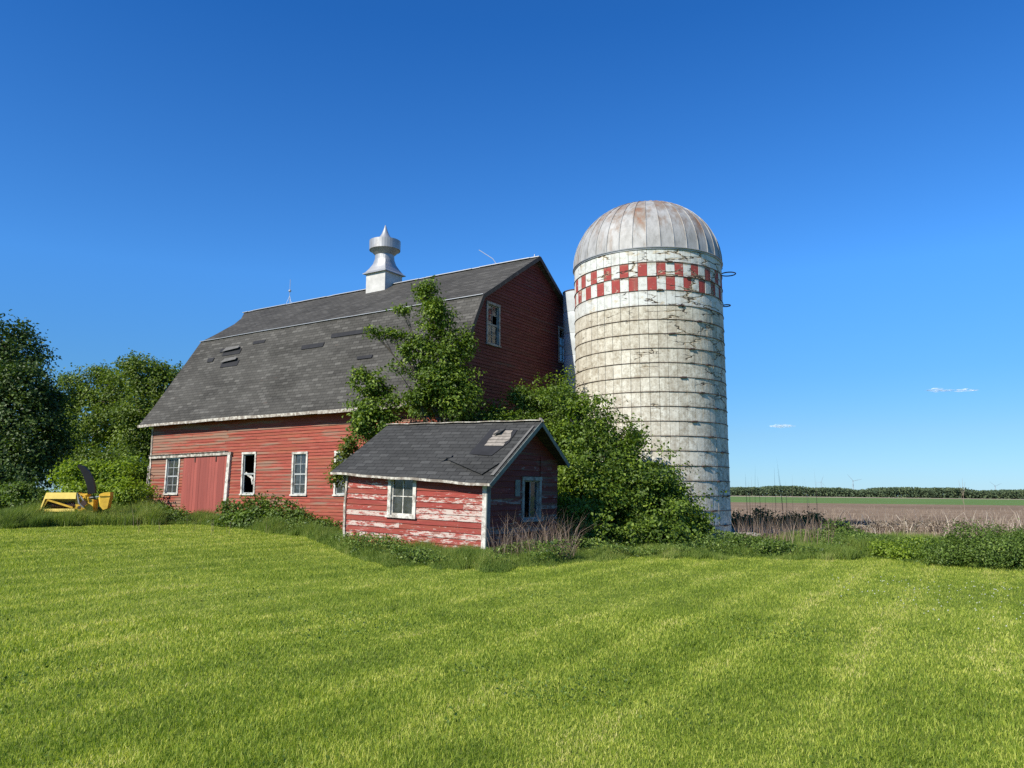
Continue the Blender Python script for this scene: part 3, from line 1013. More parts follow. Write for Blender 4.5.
# ------------------------------------------------------------------ silo
SX, SY, SR = 5.23, 29.0, 2.8
sg0 = float(gz(SX, SY))
silo = empty('silo', (SX, SY, sg0))
tag(silo, 'tall concrete stave silo with red and white checkered band and domed metal roof', 'silo')
NS = 54
rows = [(9.62, 10.12, 'w'), (9.11, 9.61, 'c1'), (8.60, 9.10, 'c2'), (8.07, 8.59, 'w')]
z = 8.06
while z > .1:
    rows.append((max(z - .507, .02), z - .008, 'n')); z -= .507
conc = MB(); chk = MB()
for ri, (z0, z1, kd) in enumerate(rows):
    z0 -= sg0; z1 -= sg0
    for k in range(NS):
        a0 = 2 * PI * (k + .02) / NS; a1 = 2 * PI * (k + .98) / NS
        am = (a0 + a1) / 2
        r0 = SR + random.uniform(-.008, .006); r1 = SR + random.uniform(-.008, .006)
        ri_ = SR - .06
        c = [(math.cos(a), math.sin(a)) for a in (a0, am, a1)]
        vs = []
        for zz, rr in ((z0, r0), (z1, r1)):
            vs += [(x * rr, y * rr, zz) for x, y in c] + [(x * ri_, y * ri_, zz) for x, y in c]
        fs = [(0, 1, 7, 6), (1, 2, 8, 7), (6, 7, 10, 9), (7, 8, 11, 10), (0, 3, 4, 1), (1, 4, 5, 2), (0, 6, 9, 3), (2, 5, 11, 8)]
        if kd == 'n': conc.add(vs, fs)
        else:
            red = (kd == 'c1' and k % 2 == 0) or (kd == 'c2' and k % 2 == 1)
            chk.add(vs, fs, None, 1 if red else 0)
conc.build('stave_wall', M['stave'], silo)
chk.build('checkered_band', [M['stave_white'], M['stave_red']], silo)
b_ = MB(); b_.lathe([(SR - .03, -.1), (SR - .03, 10.1 - sg0)], 108); b_.build('joint_wall', M['mortar'], silo, True)
for ri, (z0, z1, kd) in enumerate(rows):
    if ri == 0: continue
    b_ = MB()
    b_.torus((0, 0, z1 + .004 - sg0), SR + .012, .011, 108, 5)
    la = -PI / 2 - .15 + (ri % 3) * .22 + (ri * .045)
    for la_ in (la, la + PI):
        p = Vector((math.cos(la_), math.sin(la_), 0)); tdir = Vector((-p.y, p.x, 0))
        q = p * (SR + .03) + Vector((0, 0, z1 + .004 - sg0))
        b_.bar(q - tdir * .09, q + tdir * .09, .045, .05)
        b_.bar(q - tdir * .16 + Vector((0, 0, -.02)), q - tdir * .05 + Vector((0, 0, -.02)), .03, .03)
    b_.build('hoop', M['steel'], silo)
# dome
ND, HD, RD = 36, 2.56, 2.83
Z0 = 10.13 - sg0
b_ = MB()
for k in range(ND):
    a0, a1 = 2 * PI * k / ND, 2 * PI * (k + 1) / ND
    rr = random.random()
    vs = []; nj = 14
    for j in range(nj + 1):
        t = PI / 2 * j / nj
        r = RD * math.cos(t) ** .92 if j < nj else .0; zz = Z0 + HD * math.sin(t)
        am = (a0 + a1) / 2
        for a, rf in ((a0, 1), (am, .994), (a1, 1)):
            vs.append((r * rf * math.cos(a), r * rf * math.sin(a), zz))
    fs = []
    for j in range(nj):
        for q in (0, 1):
            i0 = j * 3 + q
            fs.append((i0, i0 + 1, i0 + 4, i0 + 3))
    b_.add(vs, fs, rr)
dome = b_.build('dome', M['dome'], silo, True)
b_ = MB()
for k in range(ND):
    a = 2 * PI * k / ND
    pts = []
    for j in range(14):
        t = PI / 2 * j / 13.6
        r = RD * math.cos(t) ** .92 + .012
        pts.append((r * math.cos(a), r * math.sin(a), Z0 + HD * math.sin(t) + .004))
    b_.tube(pts, .013, 5, True, .5)
b_.build('rib', M['dome'], dome)
b_ = MB(); b_.torus((0, 0, Z0 + .01), RD + .01, .025, 108, 6); b_.lathe([(RD, Z0 - .05), (RD + .005, Z0)], 108, rnd=.3)
b_.lathe([(SR - .2, Z0 - .03), (RD, Z0 - .05)], 108, rnd=.3)
b_.build('rim', M['vent'], dome)
b_ = MB(); b_.lathe([(.22, Z0 + HD - .02), (.22, Z0 + HD + .04), (0, Z0 + HD + .07)], 16, rnd=.9); b_.build('crown_cap', M['dome'], dome)
# ladder over the dome and down the wall on the right
la = R(4)
ca, sa = math.cos(la), math.sin(la)
tn = Vector((-sa, ca, 0))
lad = MB(); pts = []
for j in range(14):
    t = PI / 2 * j / 13 * .78
    r = RD * math.cos(t) ** .92 + .10
    pts.append(Vector((r * ca, r * sa, Z0 + HD * math.sin(t) + .05)))
for sd in (-.2, .2): lad.tube([p + tn * sd for p in pts], .014, 6)
lo_ = lad.build('dome_ladder', M['steel'], silo)
b_ = MB()
for j in range(0, 14):
    p = pts[j]; b_.tube([p - tn * .2, p + tn * .2], .012, 5)
    if j < 13:
        p = (pts[j] + pts[j + 1]) / 2; b_.tube([p - tn * .2, p + tn * .2], .012, 5)
b_.build('rung', M['steel'], lo_)
la2 = R(8)
c2, s2 = math.cos(la2), math.sin(la2); t2 = Vector((-s2, c2, 0))
lad = MB()
for sd in (-.19, .19):
    lad.tube([Vector(((SR + .07) * c2, (SR + .07) * s2, zz)) + t2 * sd for zz in (1.2, 10.3 - sg0)], .014, 6)
lo_ = lad.build('ladder', M['steel'], silo)
zz = 1.4
while zz < 10.0:
    b_ = MB(); p = Vector(((SR + .07) * c2, (SR + .07) * s2, zz)); b_.tube([p - t2 * .19, p + t2 * .19], .011, 5); b_.build('rung', M['steel'], lo_)
    zz += .36
for zz, rr, az_ in ((9.85, .27, -8), (8.62, .15, -8)):
    b_ = MB()
    cx, cy = (SR + rr) * math.cos(R(az_)), (SR + rr) * math.sin(R(az_))
    b_.torus((cx, cy, zz - sg0), rr, .022, 28, 6)
    b_.build('cage_ring', M['steel'], lo_)
# chute against the barn side
b_ = MB()
chx, chy, chr_ = 2.80 - SX, 31.42 - SY, .66
for j in range(11):
    za, zb = -.1 + j * .91, -.1 + (j + 1) * .91 - .012
    b_.lathe([(chr_, za), (chr_ + .004, (za + zb) / 2), (chr_, zb), (chr_ - .012, zb + .006)], 40, (chx, chy), rnd=random.random())
ch = b_.build('chute', M['galv'], silo, True)
b_ = MB(); b_.lathe([(chr_ + .02, 9.86), (chr_ + .02, 9.90), (chr_ * .6, 9.95), (0, 9.98)], 40, (chx, chy)); b_.build('chute_cap', M['steel'], ch)
b_ = MB()
b_.lathe([(SR + .22, -.25), (SR + .22, .10), (SR - .1, .12)], 60)
b_.box((2.5, -2.2, -.2), (3.3, -1.35, .22)); b_.box((2.75, -1.5, .05), (3.4, -1.1, .17))
for k in range(9):
    a = random.uniform(-1.6, -.2); r = SR + random.uniform(.3, .7); s = random.uniform(.08, .2)
    b_.box((r * math.cos(a) - s, r * math.sin(a) - s, -.1), (r * math.cos(a) + s, r * math.sin(a) + s, random.uniform(.1, .3)))
b_.build('foundation', M['concrete'], silo)


# ------------------------------------------------------------------ foliage
def unit(a):
    return a / np.maximum(np.linalg.norm(a, axis=-1, keepdims=True), 1e-9)


def leaves(name, P, N, size, mat, parent=None, fold=.25, asp=.62, rn=None, org=None):
    """a diamond leaf at every point P with rough normals N"""
    n = len(P)
    N = unit(N + rng.normal(0, .55, (n, 3)))
    d = rng.normal(0, 1, (n, 3)); d[:, 2] -= .45
    T = unit(d - (d * N).sum(1, keepdims=True) * N)
    S = np.cross(N, T)
    L = size * rng.uniform(.65, 1.3, (n, 1)); W = L * asp
    base = P - T * L * .5; tip = P + T * L * .5 - N * L * .08
    lf = P + S * W * .5 + N * W * fold; rt = P - S * W * .5 + N * W * fold
    V = np.stack([base, rt, tip, lf], 1).reshape(-1, 3)
    i = np.arange(n) * 4
    F = np.stack([np.stack([i, i + 1, i + 2], 1), np.stack([i, i + 2, i + 3], 1)], 1).reshape(-1, 3)
    if rn is None: rn = rng.random(n)
    r = np.repeat(rn, 2)
    if org is not None: V = V - np.asarray(org)
    return np_mesh(name, V, F, r, mat, parent)


def lumpy(blobs, seed, k=2, fr=.46):
    """adds smaller boughs standing out of every big one"""
    r = random.Random(seed); out = list(blobs)
    for c, rad in blobs:
        for _ in range(k):
            d = Vector((r.gauss(0, 1), r.gauss(-.3, 1), r.gauss(.5, .8))).normalized()
            f = r.uniform(fr * .7, fr * 1.15)
            out.append(((c[0] + d.x * rad[0] * .88, c[1] + d.y * rad[1] * .88, c[2] + d.z * rad[2] * .88), tuple(q * f for q in rad)))
    return out


def crown_points(blobs, n, clump=.22, per=14, inner=.45, gap=.0, seed=0, zmin=None):
    """points in sprays scattered over lumpy ellipsoids; returns points, normals, tone"""
    r = np.random.default_rng(seed)
    B = np.array([[*c, *rad] for c, rad in blobs], float)
    area = (B[:, 3] * B[:, 4] + B[:, 4] * B[:, 5] + B[:, 3] * B[:, 5])
    nc = max(1, n // per)
    w = r.choice(len(B), nc, p=area / area.sum())
    d = unit(r.normal(0, 1, (nc, 3)))
    ph = r.uniform(0, 6.28, (len(B), 3))
    lump = 1 + .22 * np.sin(d[:, 0] * 5 + ph[w, 0]) + .20 * np.sin(d[:, 1] * 6 + ph[w, 1]) + .16 * np.sin(d[:, 2] * 7 + ph[w, 2])
    k = inner + (1.0 - inner) * r.random(nc) ** .55
    out = r.random(nc) < .07
    k = np.where(out, k * 1.1, k)
    cen = B[w, :3] + d * B[w, 3:] * (k * lump)[:, None]
    if gap > 0:
        g = np.sin(cen[:, 0] * 2.3 + 1) * np.sin(cen[:, 1] * 2.1 + 2) * np.sin(cen[:, 2] * 2.6) + r.normal(0, .25, nc)
        keep = g > -1 + gap * 1.5
        cen, d, k = cen[keep], d[keep], k[keep]
    m = len(cen)
    P = np.repeat(cen, per, 0) + r.normal(0, clump, (m * per, 3)) * np.array([1, 1, .62])
    nrm = np.repeat(unit(d * .8 + np.array([0, 0, .7])), per, 0)
    tone = np.clip(np.repeat(r.random(m), per) * .55 + r.random(m * per) * .45, 0, 1)
    if zmin is not None:
        P[:, 2] = np.maximum(P[:, 2], zmin + r.random(len(P)) * .1)
    return P, nrm, tone


def limbs(name, base, blobs, r0, parent, org, mat=None, seed=0, twigs=10):
    rr = random.Random(seed)
    b = MB(); base = Vector(base)
    cz = sorted(blobs, key=lambda q: -q[0][2])
    topc = Vector(cz[0][0])
    main = [base, base.lerp(topc, .33) + Vector((rr.uniform(-.1, .1), rr.uniform(-.1, .1), 0)), base.lerp(topc, .66) + Vector((rr.uniform(-.15, .15), rr.uniform(-.1, .1), 0)), topc]
    b.tube([p - Vector(org) for p in main], [r0, r0 * .72, r0 * .45, r0 * .12], 9)
    for c, rad in blobs:
        c = Vector(c)
        t = min(.8, max(.12, ((c.z - base.z) / max(.1, topc.z - base.z)) * .62))
        q = main[0].lerp(main[3], t)
        mid = q.lerp(c, .5) + Vector((0, 0, rad[2] * .15))
        b.tube([q - Vector(org), mid - Vector(org), c - Vector(org)], [r0 * .42, r0 * .28, r0 * .12], 6)
        for _ in range(twigs):
            d = Vector((rr.gauss(0, 1), rr.gauss(0, 1), rr.gauss(.2, .8))).normalized()
            e = c + Vector((d.x * rad[0], d.y * rad[1], d.z * rad[2])) * rr.uniform(.6, 1.0)
            st_ = q.lerp(c, rr.uniform(.4, 1))
            b.tube([st_ - Vector(org), st_.lerp(e, .5) + Vector((0, 0, .06)) - Vector(org), e - Vector(org)], [r0 * .14, r0 * .09, r0 * .03], 4)
    return b.build(name, mat or M['bark'], parent)


M['leaf_elder'] = leaf_mat('boxelder_leaves', (.018, .042, .006), (.145, .225, .024), .34, (.42, .50, .07))
M['leaf_dark'] = leaf_mat('dark_tree_leaves', (.012, .036, .008), (.075, .125, .022), .25, (.22, .30, .08))
M['leaf_mid'] = leaf_mat('tree_leaves', (.024, .050, .008), (.145, .21, .024), .33, (.30, .37, .05))
M['leaf_yel'] = leaf_mat('yellow_green_leaves', (.09, .16, .015), (.27, .36, .035), .4)
M['leaf_red'] = leaf_mat('reddish_vine_leaves', (.05, .08, .015), (.16, .20, .03), .35, (.30, .13, .05))
M['leaf_weed'] = leaf_mat('weed_leaves', (.026, .056, .010), (.140, .215, .034), .34, (.32, .39, .10))
M['leaf_far'] = leaf_mat('far_wood_leaves', (.028, .055, .028), (.10, .135, .06), .15, None, .8, .045)


def shrub(name, label, cat, blobs, n, size, mat, base=None, r0=.05, clump=.16, per=14, gap=0, seed=1, inner=.4, group=None, bark=None, crown='foliage', trunk='stem', twigs=8, zfloor=True):
    if base is None:
        c = np.mean([b[0] for b in blobs], 0); base = (c[0], c[1], float(gz(c[0], c[1])))
    o = empty(name, base); tag(o, label, cat, group)
    P, N, tone = crown_points(lumpy(blobs, seed, 2 if cat == 'tree' else 1), n, clump, per, inner, gap, seed)
    if zfloor:
        g = gz(P[:, 0], P[:, 1]); P[:, 2] = np.where(P[:, 2] < g, g + rng.random(len(P)) * .25, P[:, 2])
    leaves(crown, P, N, size, mat, o, rn=tone, org=base)
    limbs(trunk, base, blobs, r0, o, base, bark, seed, twigs)
    return o


def pb(u, v, depth, ru, rv, rd=None):
    """blob centred at a pixel, at a depth, with radii given in pixels across and up"""
    c = at(u, v, depth); s = depth / FPX
    return (tuple(c), (ru * s, (rd if rd else (ru + rv) / 2 * s), rv * s))


# big box elder in front of the silo
shrub('boxelder_bush', 'large bright green bush spreading between the shed and the silo base', 'bush',
      [pb(585, 425, 24.6, 27, 30), pb(562, 405, 25.2, 20, 18), pb(598, 462, 24.2, 48, 48, 1.3), pb(640, 482, 24.0, 38, 38, 1.2), pb(585, 510, 23.2, 42, 40, 1.2),
       pb(655, 515, 23.7, 44, 36, 1.3), pb(640, 535, 22.4, 34, 16, .9), pb(600, 530, 22.2, 30, 18, .8), pb(565, 528, 22.4, 22, 22, .7), pb(675, 540, 22.8, 24, 14, .7), pb(590, 490, 23.0, 34, 34, 1.0), pb(676, 505, 24.2, 16, 26), pb(690, 533, 24.0, 14, 18), pb(560, 455, 24.6, 22, 30, .7), pb(625, 440, 25.0, 16, 16)],
      88000, .112, M['leaf_elder'], base=tuple(at(615, 540, 24.4) * [1, 1, 0]), r0=.08, clump=.16, per=26, seed=11, gap=.55, inner=.42)
shrub('boxelder_bush', 'green bush filling the gap between the shed roof and the barn gable', 'bush',
      [pb(492, 425, 26.0, 26, 18), pb(530, 410, 26.6, 24, 20), pb(556, 396, 27.2, 20, 20), pb(515, 440, 25.5, 40, 24), pb(470, 415, 25.2, 16, 14), pb(540, 450, 25.5, 30, 30)],
      28000, .108, M['leaf_elder'], base=tuple(at(515, 535, 25.6) * [1, 1, 0]), r0=.07, clump=.15, per=22, seed=12, gap=.45)
# sapling climbing past the barn corner
shrub('young_tree', 'slender tall young tree growing against the barn roof beside its gable corner', 'tree',
      [pb(427, 292, 24.4, 11, 12, .4), pb(436, 315, 24.3, 17, 17, .5), pb(428, 342, 24.3, 22, 18, .6), pb(452, 345, 24.3, 17, 22, .5), pb(440, 375, 24.3, 32, 22, .8), pb(445, 402, 24.4, 34, 18, .8),
       pb(455, 385, 24.4, 22, 25, .6), pb(408, 352, 24.2, 10, 9, .3), pb(402, 310, 24.2, 7, 5, .2), pb(392, 335, 24.1, 10, 4, .2), pb(376, 333, 24.0, 9, 4, .2), pb(396, 368, 24.1, 8, 6, .25), pb(418, 402, 24.2, 12, 10, .4)],
      22000, .105, M['leaf_elder'], base=tuple(at(450, 540, 24.5) * [1, 1, 0] + [0, 0, .05]), r0=.07, clump=.12, seed=13, gap=.35, crown='crown', trunk='trunk', inner=.25)
shrub('young_tree', 'short leafy young tree before the barn eave left of the shed ridge', 'tree',
      [pb(372, 385, 24.8, 18, 16, .5), pb(368, 408, 24.8, 20, 14, .6), pb(385, 415, 24.8, 18, 12, .5), pb(362, 428, 24.8, 14, 14, .5), pb(396, 400, 24.8, 9, 9, .3), pb(380, 432, 24.8, 20, 12, .5)],
      6500, .115, M['leaf_elder'], base=tuple(at(372, 535, 24.8) * [1, 1, 0] + [0, 0, .1]), r0=.05, clump=.11, seed=14, gap=.2, crown='crown', trunk='trunk', inner=.25)
shrub('creeper', 'reddish green creeper hanging over the barn window beside the shed', 'creeper',
      [pb(348, 450, 25.0, 12, 12, .4), pb(340, 468, 25.0, 8, 12, .3), pb(350, 480, 25.2, 10, 12, .3), pb(334, 478, 25.2, 6, 8, .2)],
      1700, .11, M['leaf_red'], base=tuple(at(350, 536, 25.2) * [1, 1, 0] + [0, 0, .1]), r0=.025, clump=.09, seed=15, inner=.1, trunk='stem')
# bushes along the barn
shrub('bush', 'low dark leafy bush under the barn window right of the sliding door', 'bush',
      [pb(238, 516, 29.5, 18, 14, .6), pb(262, 514, 29.0, 18, 16, .6), pb(285, 519, 28.6, 18, 12, .6), pb(250, 523, 28.8, 28, 10, .6)],
      9000, .12, M['leaf_weed'], seed=16, r0=.03, clump=.12)
shrub('bush', 'small weedy bush before the left end of the barn', 'bush',
      [pb(160, 516, 31.5, 14, 10, .5), pb(176, 519, 31.2, 14, 9, .5)], 3500, .11, M['leaf_weed'], seed=17, r0=.02, clump=.1)
shrub('bush', 'low spreading weed clump below the second barn window', 'bush',
      [pb(305, 526, 27.5, 16, 9, .5), pb(325, 530, 26.5, 16, 9, .5)], 3500, .10, M['leaf_weed'], seed=18, r0=.02, clump=.1)

# trees on the left
def tree(label, blobs, n, size, mat, base, r0, seed, **k):
    return shrub('broadleaf_tree', label, 'tree', blobs, n, size, mat, base=base, r0=r0, seed=seed, crown='crown', trunk='trunk', zfloor=True, **k)


tree('big dark tree at the left edge behind the yellow machine', [pb(8, 350, 37, 30, 28), pb(-15, 375, 38, 40, 45), pb(25, 385, 36, 24, 22), pb(10, 425, 36, 42, 42), pb(42, 415, 36.5, 20, 30), pb(-30, 440, 36, 45, 50), pb(38, 455, 36, 24, 30), pb(5, 475, 35, 45, 30), pb(45, 398, 37, 16, 12)],
     60000, .17, M['leaf_dark'], tuple(at(0, 512, 36) * [1, 1, 0] + [0, 0, .6]), .30, 21, clump=.28, gap=.45, twigs=6)
tree('mid green tree between the dark tree and the barn', [pb(95, 395, 58, 26, 24), pb(118, 400, 57, 24, 26), pb(72, 400, 58, 18, 20), pb(100, 430, 57, 34, 22), pb(75, 438, 57, 18, 14), pb(60, 420, 60, 14, 24), pb(120, 440, 57, 16, 22)],
     52000, .20, M['leaf_mid'], tuple(at(96, 512, 57) * [1, 1, 0] + [0, 0, .8]), .34, 22, clump=.36, gap=.70, twigs=8)
tree('tallest green tree half hidden by the barn roof', [pb(145, 378, 54, 22, 20), pb(165, 385, 54, 20, 22), pb(132, 368, 55, 10, 9), pb(150, 415, 54, 30, 24), pb(170, 430, 54, 22, 30), pb(140, 445, 54, 22, 20), pb(195, 420, 54, 25, 35)],
     52000, .20, M['leaf_mid'], tuple(at(152, 512, 54) * [1, 1, 0] + [0, 0, .8]), .34, 23, clump=.36, gap=.60, twigs=8)
tree('low tree filling the gap under the taller crowns', [pb(60, 455, 50, 20, 20), pb(85, 470, 48, 24, 18), pb(120, 468, 48, 22, 18), pb(135, 480, 47, 20, 16)],
     18000, .19, M['leaf_mid'], tuple(at(95, 512, 48) * [1, 1, 0] + [0, 0, .8]), .16, 24, clump=.34, gap=.45, twigs=8)
shrub('bush', 'yellow green bush behind the black spout', 'bush', [pb(72, 482, 33, 14, 16), pb(95, 474, 34, 16, 14), pb(115, 480, 34, 16, 16), pb(132, 475, 35, 13, 16), pb(130, 495, 33, 18, 14), pb(100, 497, 33, 30, 12)],
      14000, .15, M['leaf_yel'], seed=25, r0=.06, clump=.2, gap=.3)
shrub('bush', 'dark green bush left of the yellow machine', 'bush', [pb(25, 495, 31, 16, 12), pb(38, 500, 31, 12, 9), pb(8, 497, 31.5, 16, 12)],
      6000, .13, M['leaf_weed'], seed=26, r0=.04, clump=.15, gap=.2)
# right side
shrub('bush', 'broad dark green mound bush at the right edge of the lawn', 'bush',
      [pb(985, 548, 18.2, 42, 20, 1.0), pb(1015, 552, 18.0, 40, 18, 1.0), pb(950, 553, 18.4, 26, 12, .7), pb(1060, 550, 18.2, 50, 20, 1.1)],
      34000, .052, M['leaf_weed'], seed=31, r0=.03, clump=.10, per=12, inner=.55)
shrub('bush', 'small leafy bush on the field edge where the silo shadow ends', 'bush',
      [pb(838, 536, 27, 16, 12, .5), pb(822, 545, 26, 16, 10, .5), pb(852, 545, 26, 14, 9, .4)],
      6000, .09, M['leaf_weed'], seed=32, r0=.02, clump=.11)
shrub('hedge', 'dark overgrown hedge in the silo shadow right of its base', 'hedge',
      [pb(745, 530, 38, 14, 15, .8), pb(765, 527, 38.5, 16, 14, .8), pb(790, 529, 39, 16, 13, .8), pb(812, 528, 39.5, 14, 13, .8), pb(828, 532, 40, 10, 12, .7), pb(775, 534, 37.5, 30, 8, .8)],
      20000, .13, M['leaf_dark'], seed=33, r0=.03, clump=.17)
shrub('bush', 'low green weed bush right beside the silo foundation', 'bush',
      [pb(752, 548, 22, 20, 10, .5), pb(775, 551, 21, 18, 8, .5), pb(735, 552, 22, 16, 8, .4)],
      6000, .075, M['leaf_weed'], seed=34, r0=.02, clump=.10)
shrub('bush', 'yellow green leafy weed patch midway along the field edge', 'bush',
      [pb(888, 550, 20.5, 14, 8, .4), pb(925, 548, 20.5, 14, 9, .4), pb(905, 553, 20, 20, 6, .4)],
      5000, .065, M['leaf_yel'], seed=35, r0=.015, clump=.09)


# ------------------------------------------------------------------ grass and weeds (stuff)
def blades(name, P, h, w, mat, lean=.35, leandir=None, rn=None, seg=2):
    n = len(P)
    h = np.broadcast_to(h, (n,)).reshape(n, 1); w = np.broadcast_to(w, (n,)).reshape(n, 1)
    a = rng.uniform(0, 2 * PI, n)
    S = np.stack([np.cos(a), np.sin(a), np.zeros(n)], 1)
    L = rng.normal(0, lean, (n, 2))
    if leandir is not None: L = L + leandir
    tip = np.concatenate([L * h, h * np.clip(1 - .25 * (L ** 2).sum(1, keepdims=True), .35, 1)], 1)
    mid = np.concatenate([L * h * .32, h * .55], 1)
    v = [P - S * w * .5, P + S * w * .5, P + mid + S * w * .42, P + mid - S * w * .42, P + tip]
    if seg == 2:
        V = np.stack(v, 1).reshape(-1, 3); i = np.arange(n) * 5
        F = np.stack([np.stack([i, i + 1, i + 2], 1), np.stack([i, i + 2, i + 3], 1), np.stack([i + 3, i + 2, i + 4], 1)], 1).reshape(-1, 3); k = 3
    else:
        V = np.stack([v[0], v[1], v[4]], 1).reshape(-1, 3); i = np.arange(n) * 3
        F = np.stack([i, i + 1, i + 2], 1); k = 1
    if rn is None: rn = rng.random(n)
    return np_mesh(name, V, F, np.repeat(rn, k), mat)


def grass_mat(name, stops, trans=.4, patch=True):
    t = NT(name, .55, .3)
    rn = t.rnd()
    f = rn
    if patch:
        b = t.noise(t.coord((1, 1, 0), True), .28, 3, .6)
        b2 = t.noise(t.coord((1, 1, 0), True), 1.7, 3, .6)
        # mower passes run away from the camera towards the silo
        s = t.n('ShaderNodeSeparateXYZ'); t.l(t.coord((1, 1, 1), True), s.inputs[0])
        ph = t.math('ADD', t.math('MULTIPLY', s.outputs[0], 4.7), t.math('MULTIPLY', s.outputs[1], -2.9))
        w = t.math('SINE', t.math('ADD', ph, t.math('MULTIPLY', b, 4.0)))
        w = t.math('MULTIPLY', w, t.ramp(w, [(.3, .3), (1., 1.6)]))
        f = t.math('ADD', t.math('MULTIPLY', rn, .60), t.math('MULTIPLY', t.math('SUBTRACT', b, .26), .9))
        f = t.math('ADD', f, t.math('MULTIPLY', t.math('SUBTRACT', b2, .5), .55))
        f = t.math('ADD', f, t.math('MULTIPLY', w, .085))
    c = t.ramp(f, stops)
    t.color(c)
    tr = t.n('ShaderNodeBsdfTranslucent'); t.l(t.mix(1.0, c, (1.3, 1.35, .6), 'MULTIPLY'), tr.inputs['Color'])
    mx = t.n('ShaderNodeMixShader'); mx.inputs[0].default_value = trans
    t.l(t.b.outputs[0], mx.inputs[1]); t.l(tr.outputs[0], mx.inputs[2]); t.l(mx.outputs[0], t.out.inputs['Surface'])
    return t.m


M['grass'] = grass_mat('lawn_grass', [(.02, (.07, .11, .012)), (.30, (.155, .232, .024)), (.58, (.330, .410, .050)), (.84, (.60, .61, .13)), (1.0, (.72, .62, .28))], .45)
M['tall'] = grass_mat('tall_grass', [(.05, (.032, .070, .012)), (.45, (.125, .195, .030)), (.85, (.28, .34, .07)), (1, (.44, .42, .17))])
M['dry'] = grass_mat('dry_stems', [(.0, (.10, .06, .045)), (.5, (.22, .15, .11)), (1, (.36, .28, .21))], .15, False)
M['pale_dry'] = grass_mat('bleached_stalks', [(.0, (.28, .23, .17)), (.5, (.42, .36, .28)), (1, (.60, .54, .44))], .1, False)
M['straw'] = grass_mat('straw_litter', [(.0, (.15, .11, .08)), (.6, (.27, .21, .155)), (1, (.46, .39, .30))], .1, False)

# the edge where the mown lawn ends, in ground coordinates
EDGE = np.array([G(u, v)[:2] for u, v in ((-120, 534), (-40, 531), (0, 528), (60, 527), (130, 524), (200, 525), (260, 531), (300, 537), (335, 549), (352, 558), (400, 566), (440, 569), (500, 570), (545, 567),
                                          (575, 562), (610, 559), (680, 558), (760, 559), (860, 559), (930, 562), (985, 568), (1024, 571), (1120, 574), (1300, 578))])
eang = np.arctan2(EDGE[:, 0], EDGE[:, 1]); erad = np.hypot(EDGE[:, 0], EDGE[:, 1])
o_ = np.argsort(eang); eang, erad = eang[o_], erad[o_]


def edge_r(x, y):
    a = np.arctan2(x, y)
    return np.interp(a, eang, erad) + .3 * np.sin(a * 47) + .25 * np.sin(a * 90) + .15 * np.sin(a * 211)


def fan(n, r0, r1, a0, a1, pw):
    """points in a wedge of ground, density falling as distance to the power -pw"""
    u = rng.random(n); e = 2 - pw
    r = (r0 ** e + u * (r1 ** e - r0 ** e)) ** (1 / e)
    a = rng.uniform(a0, a1, n)
    return r * np.sin(a), r * np.cos(a), r


def put(x, y): return np.stack([x, y, gz(x, y)], 1)


x, y, r = fan(800000, 3.6, 34, R(-39), R(39), 1.5)
ok = r < edge_r(x, y) + .4
x, y, r = x[ok], y[ok], r[ok]
ph = 4.7 * x - 2.9 * y + 1.5 * np.sin(x * .5) + 1.2 * np.sin(y * .4)
ld = np.stack([np.cos(ph * .5) * .05, np.sin(ph) * .07], 1)
hh = (.018 + .024 * rng.random(len(x))) * (1 + .25 * np.sin(x * 1.1) * np.sin(y * .9)) * (1 + r / 60)
tuft = rng.random(len(x)) < .006
hh = np.where(tuft, hh * 1.9, hh)
ww = .0047 * (r / 5) ** .78
near = r < 11
P = put(x, y)
V1 = blades('lawn_grass', P[near], hh[near], ww[near], M['grass'], .42, ld[near])
tag(V1, 'short mown sunlit grass blades covering the near lawn', 'grass', kind='stuff')
V2 = blades('lawn_grass', P[~near], hh[~near], ww[~near], M['grass'], .42, ld[~near], seg=1)
tag(V2, 'short mown sunlit grass blades covering the far lawn up to the weeds', 'grass', kind='stuff')

n = 26000
x, y, r = fan(n, 4, 22, R(-38), R(38), 1.4)
k = (np.sin(x * 1.3 + 1.0) * np.sin(y * 1.1 + .5) + .5 * np.sin(x * 3.7) * np.sin(y * 4.1) + rng.normal(0, .2, n) > .75) & (r < edge_r(x, y))
P = put(x[k], y[k]); P[:, 2] += rng.uniform(.02, .045, k.sum())
o = leaves('lawn_weeds', P, np.tile([0, -.2, 1.], (len(P), 1)), .030, M['leaf_weed'], asp=.8)
tag(o, 'low clover and plantain leaves scattered in patches through the lawn', 'lawn weeds', kind='stuff')

# long grass along the lawn edge, around the shed and the barn
def blocked(x, y):
    """inside barn, shed or silo"""
    def inside(px, py, rz, x0, x1, y0, y1):
        c, s = math.cos(-rz), math.sin(-rz)
        lx = (x - px) * c - (y - py) * s; ly = (x - px) * s + (y - py) * c
        return (lx > x0) & (lx < x1) & (ly > y0) & (ly < y1)
    return inside(-2.1, 25.5, R(-32.8), -BL - .05, .05, -.12, BW) | inside(-.737 * K, 21.6 * K, R(-34.5), -SL - .04, .05, -.08, SW) | (np.hypot(x - SX, y - SY) < SR + .05)


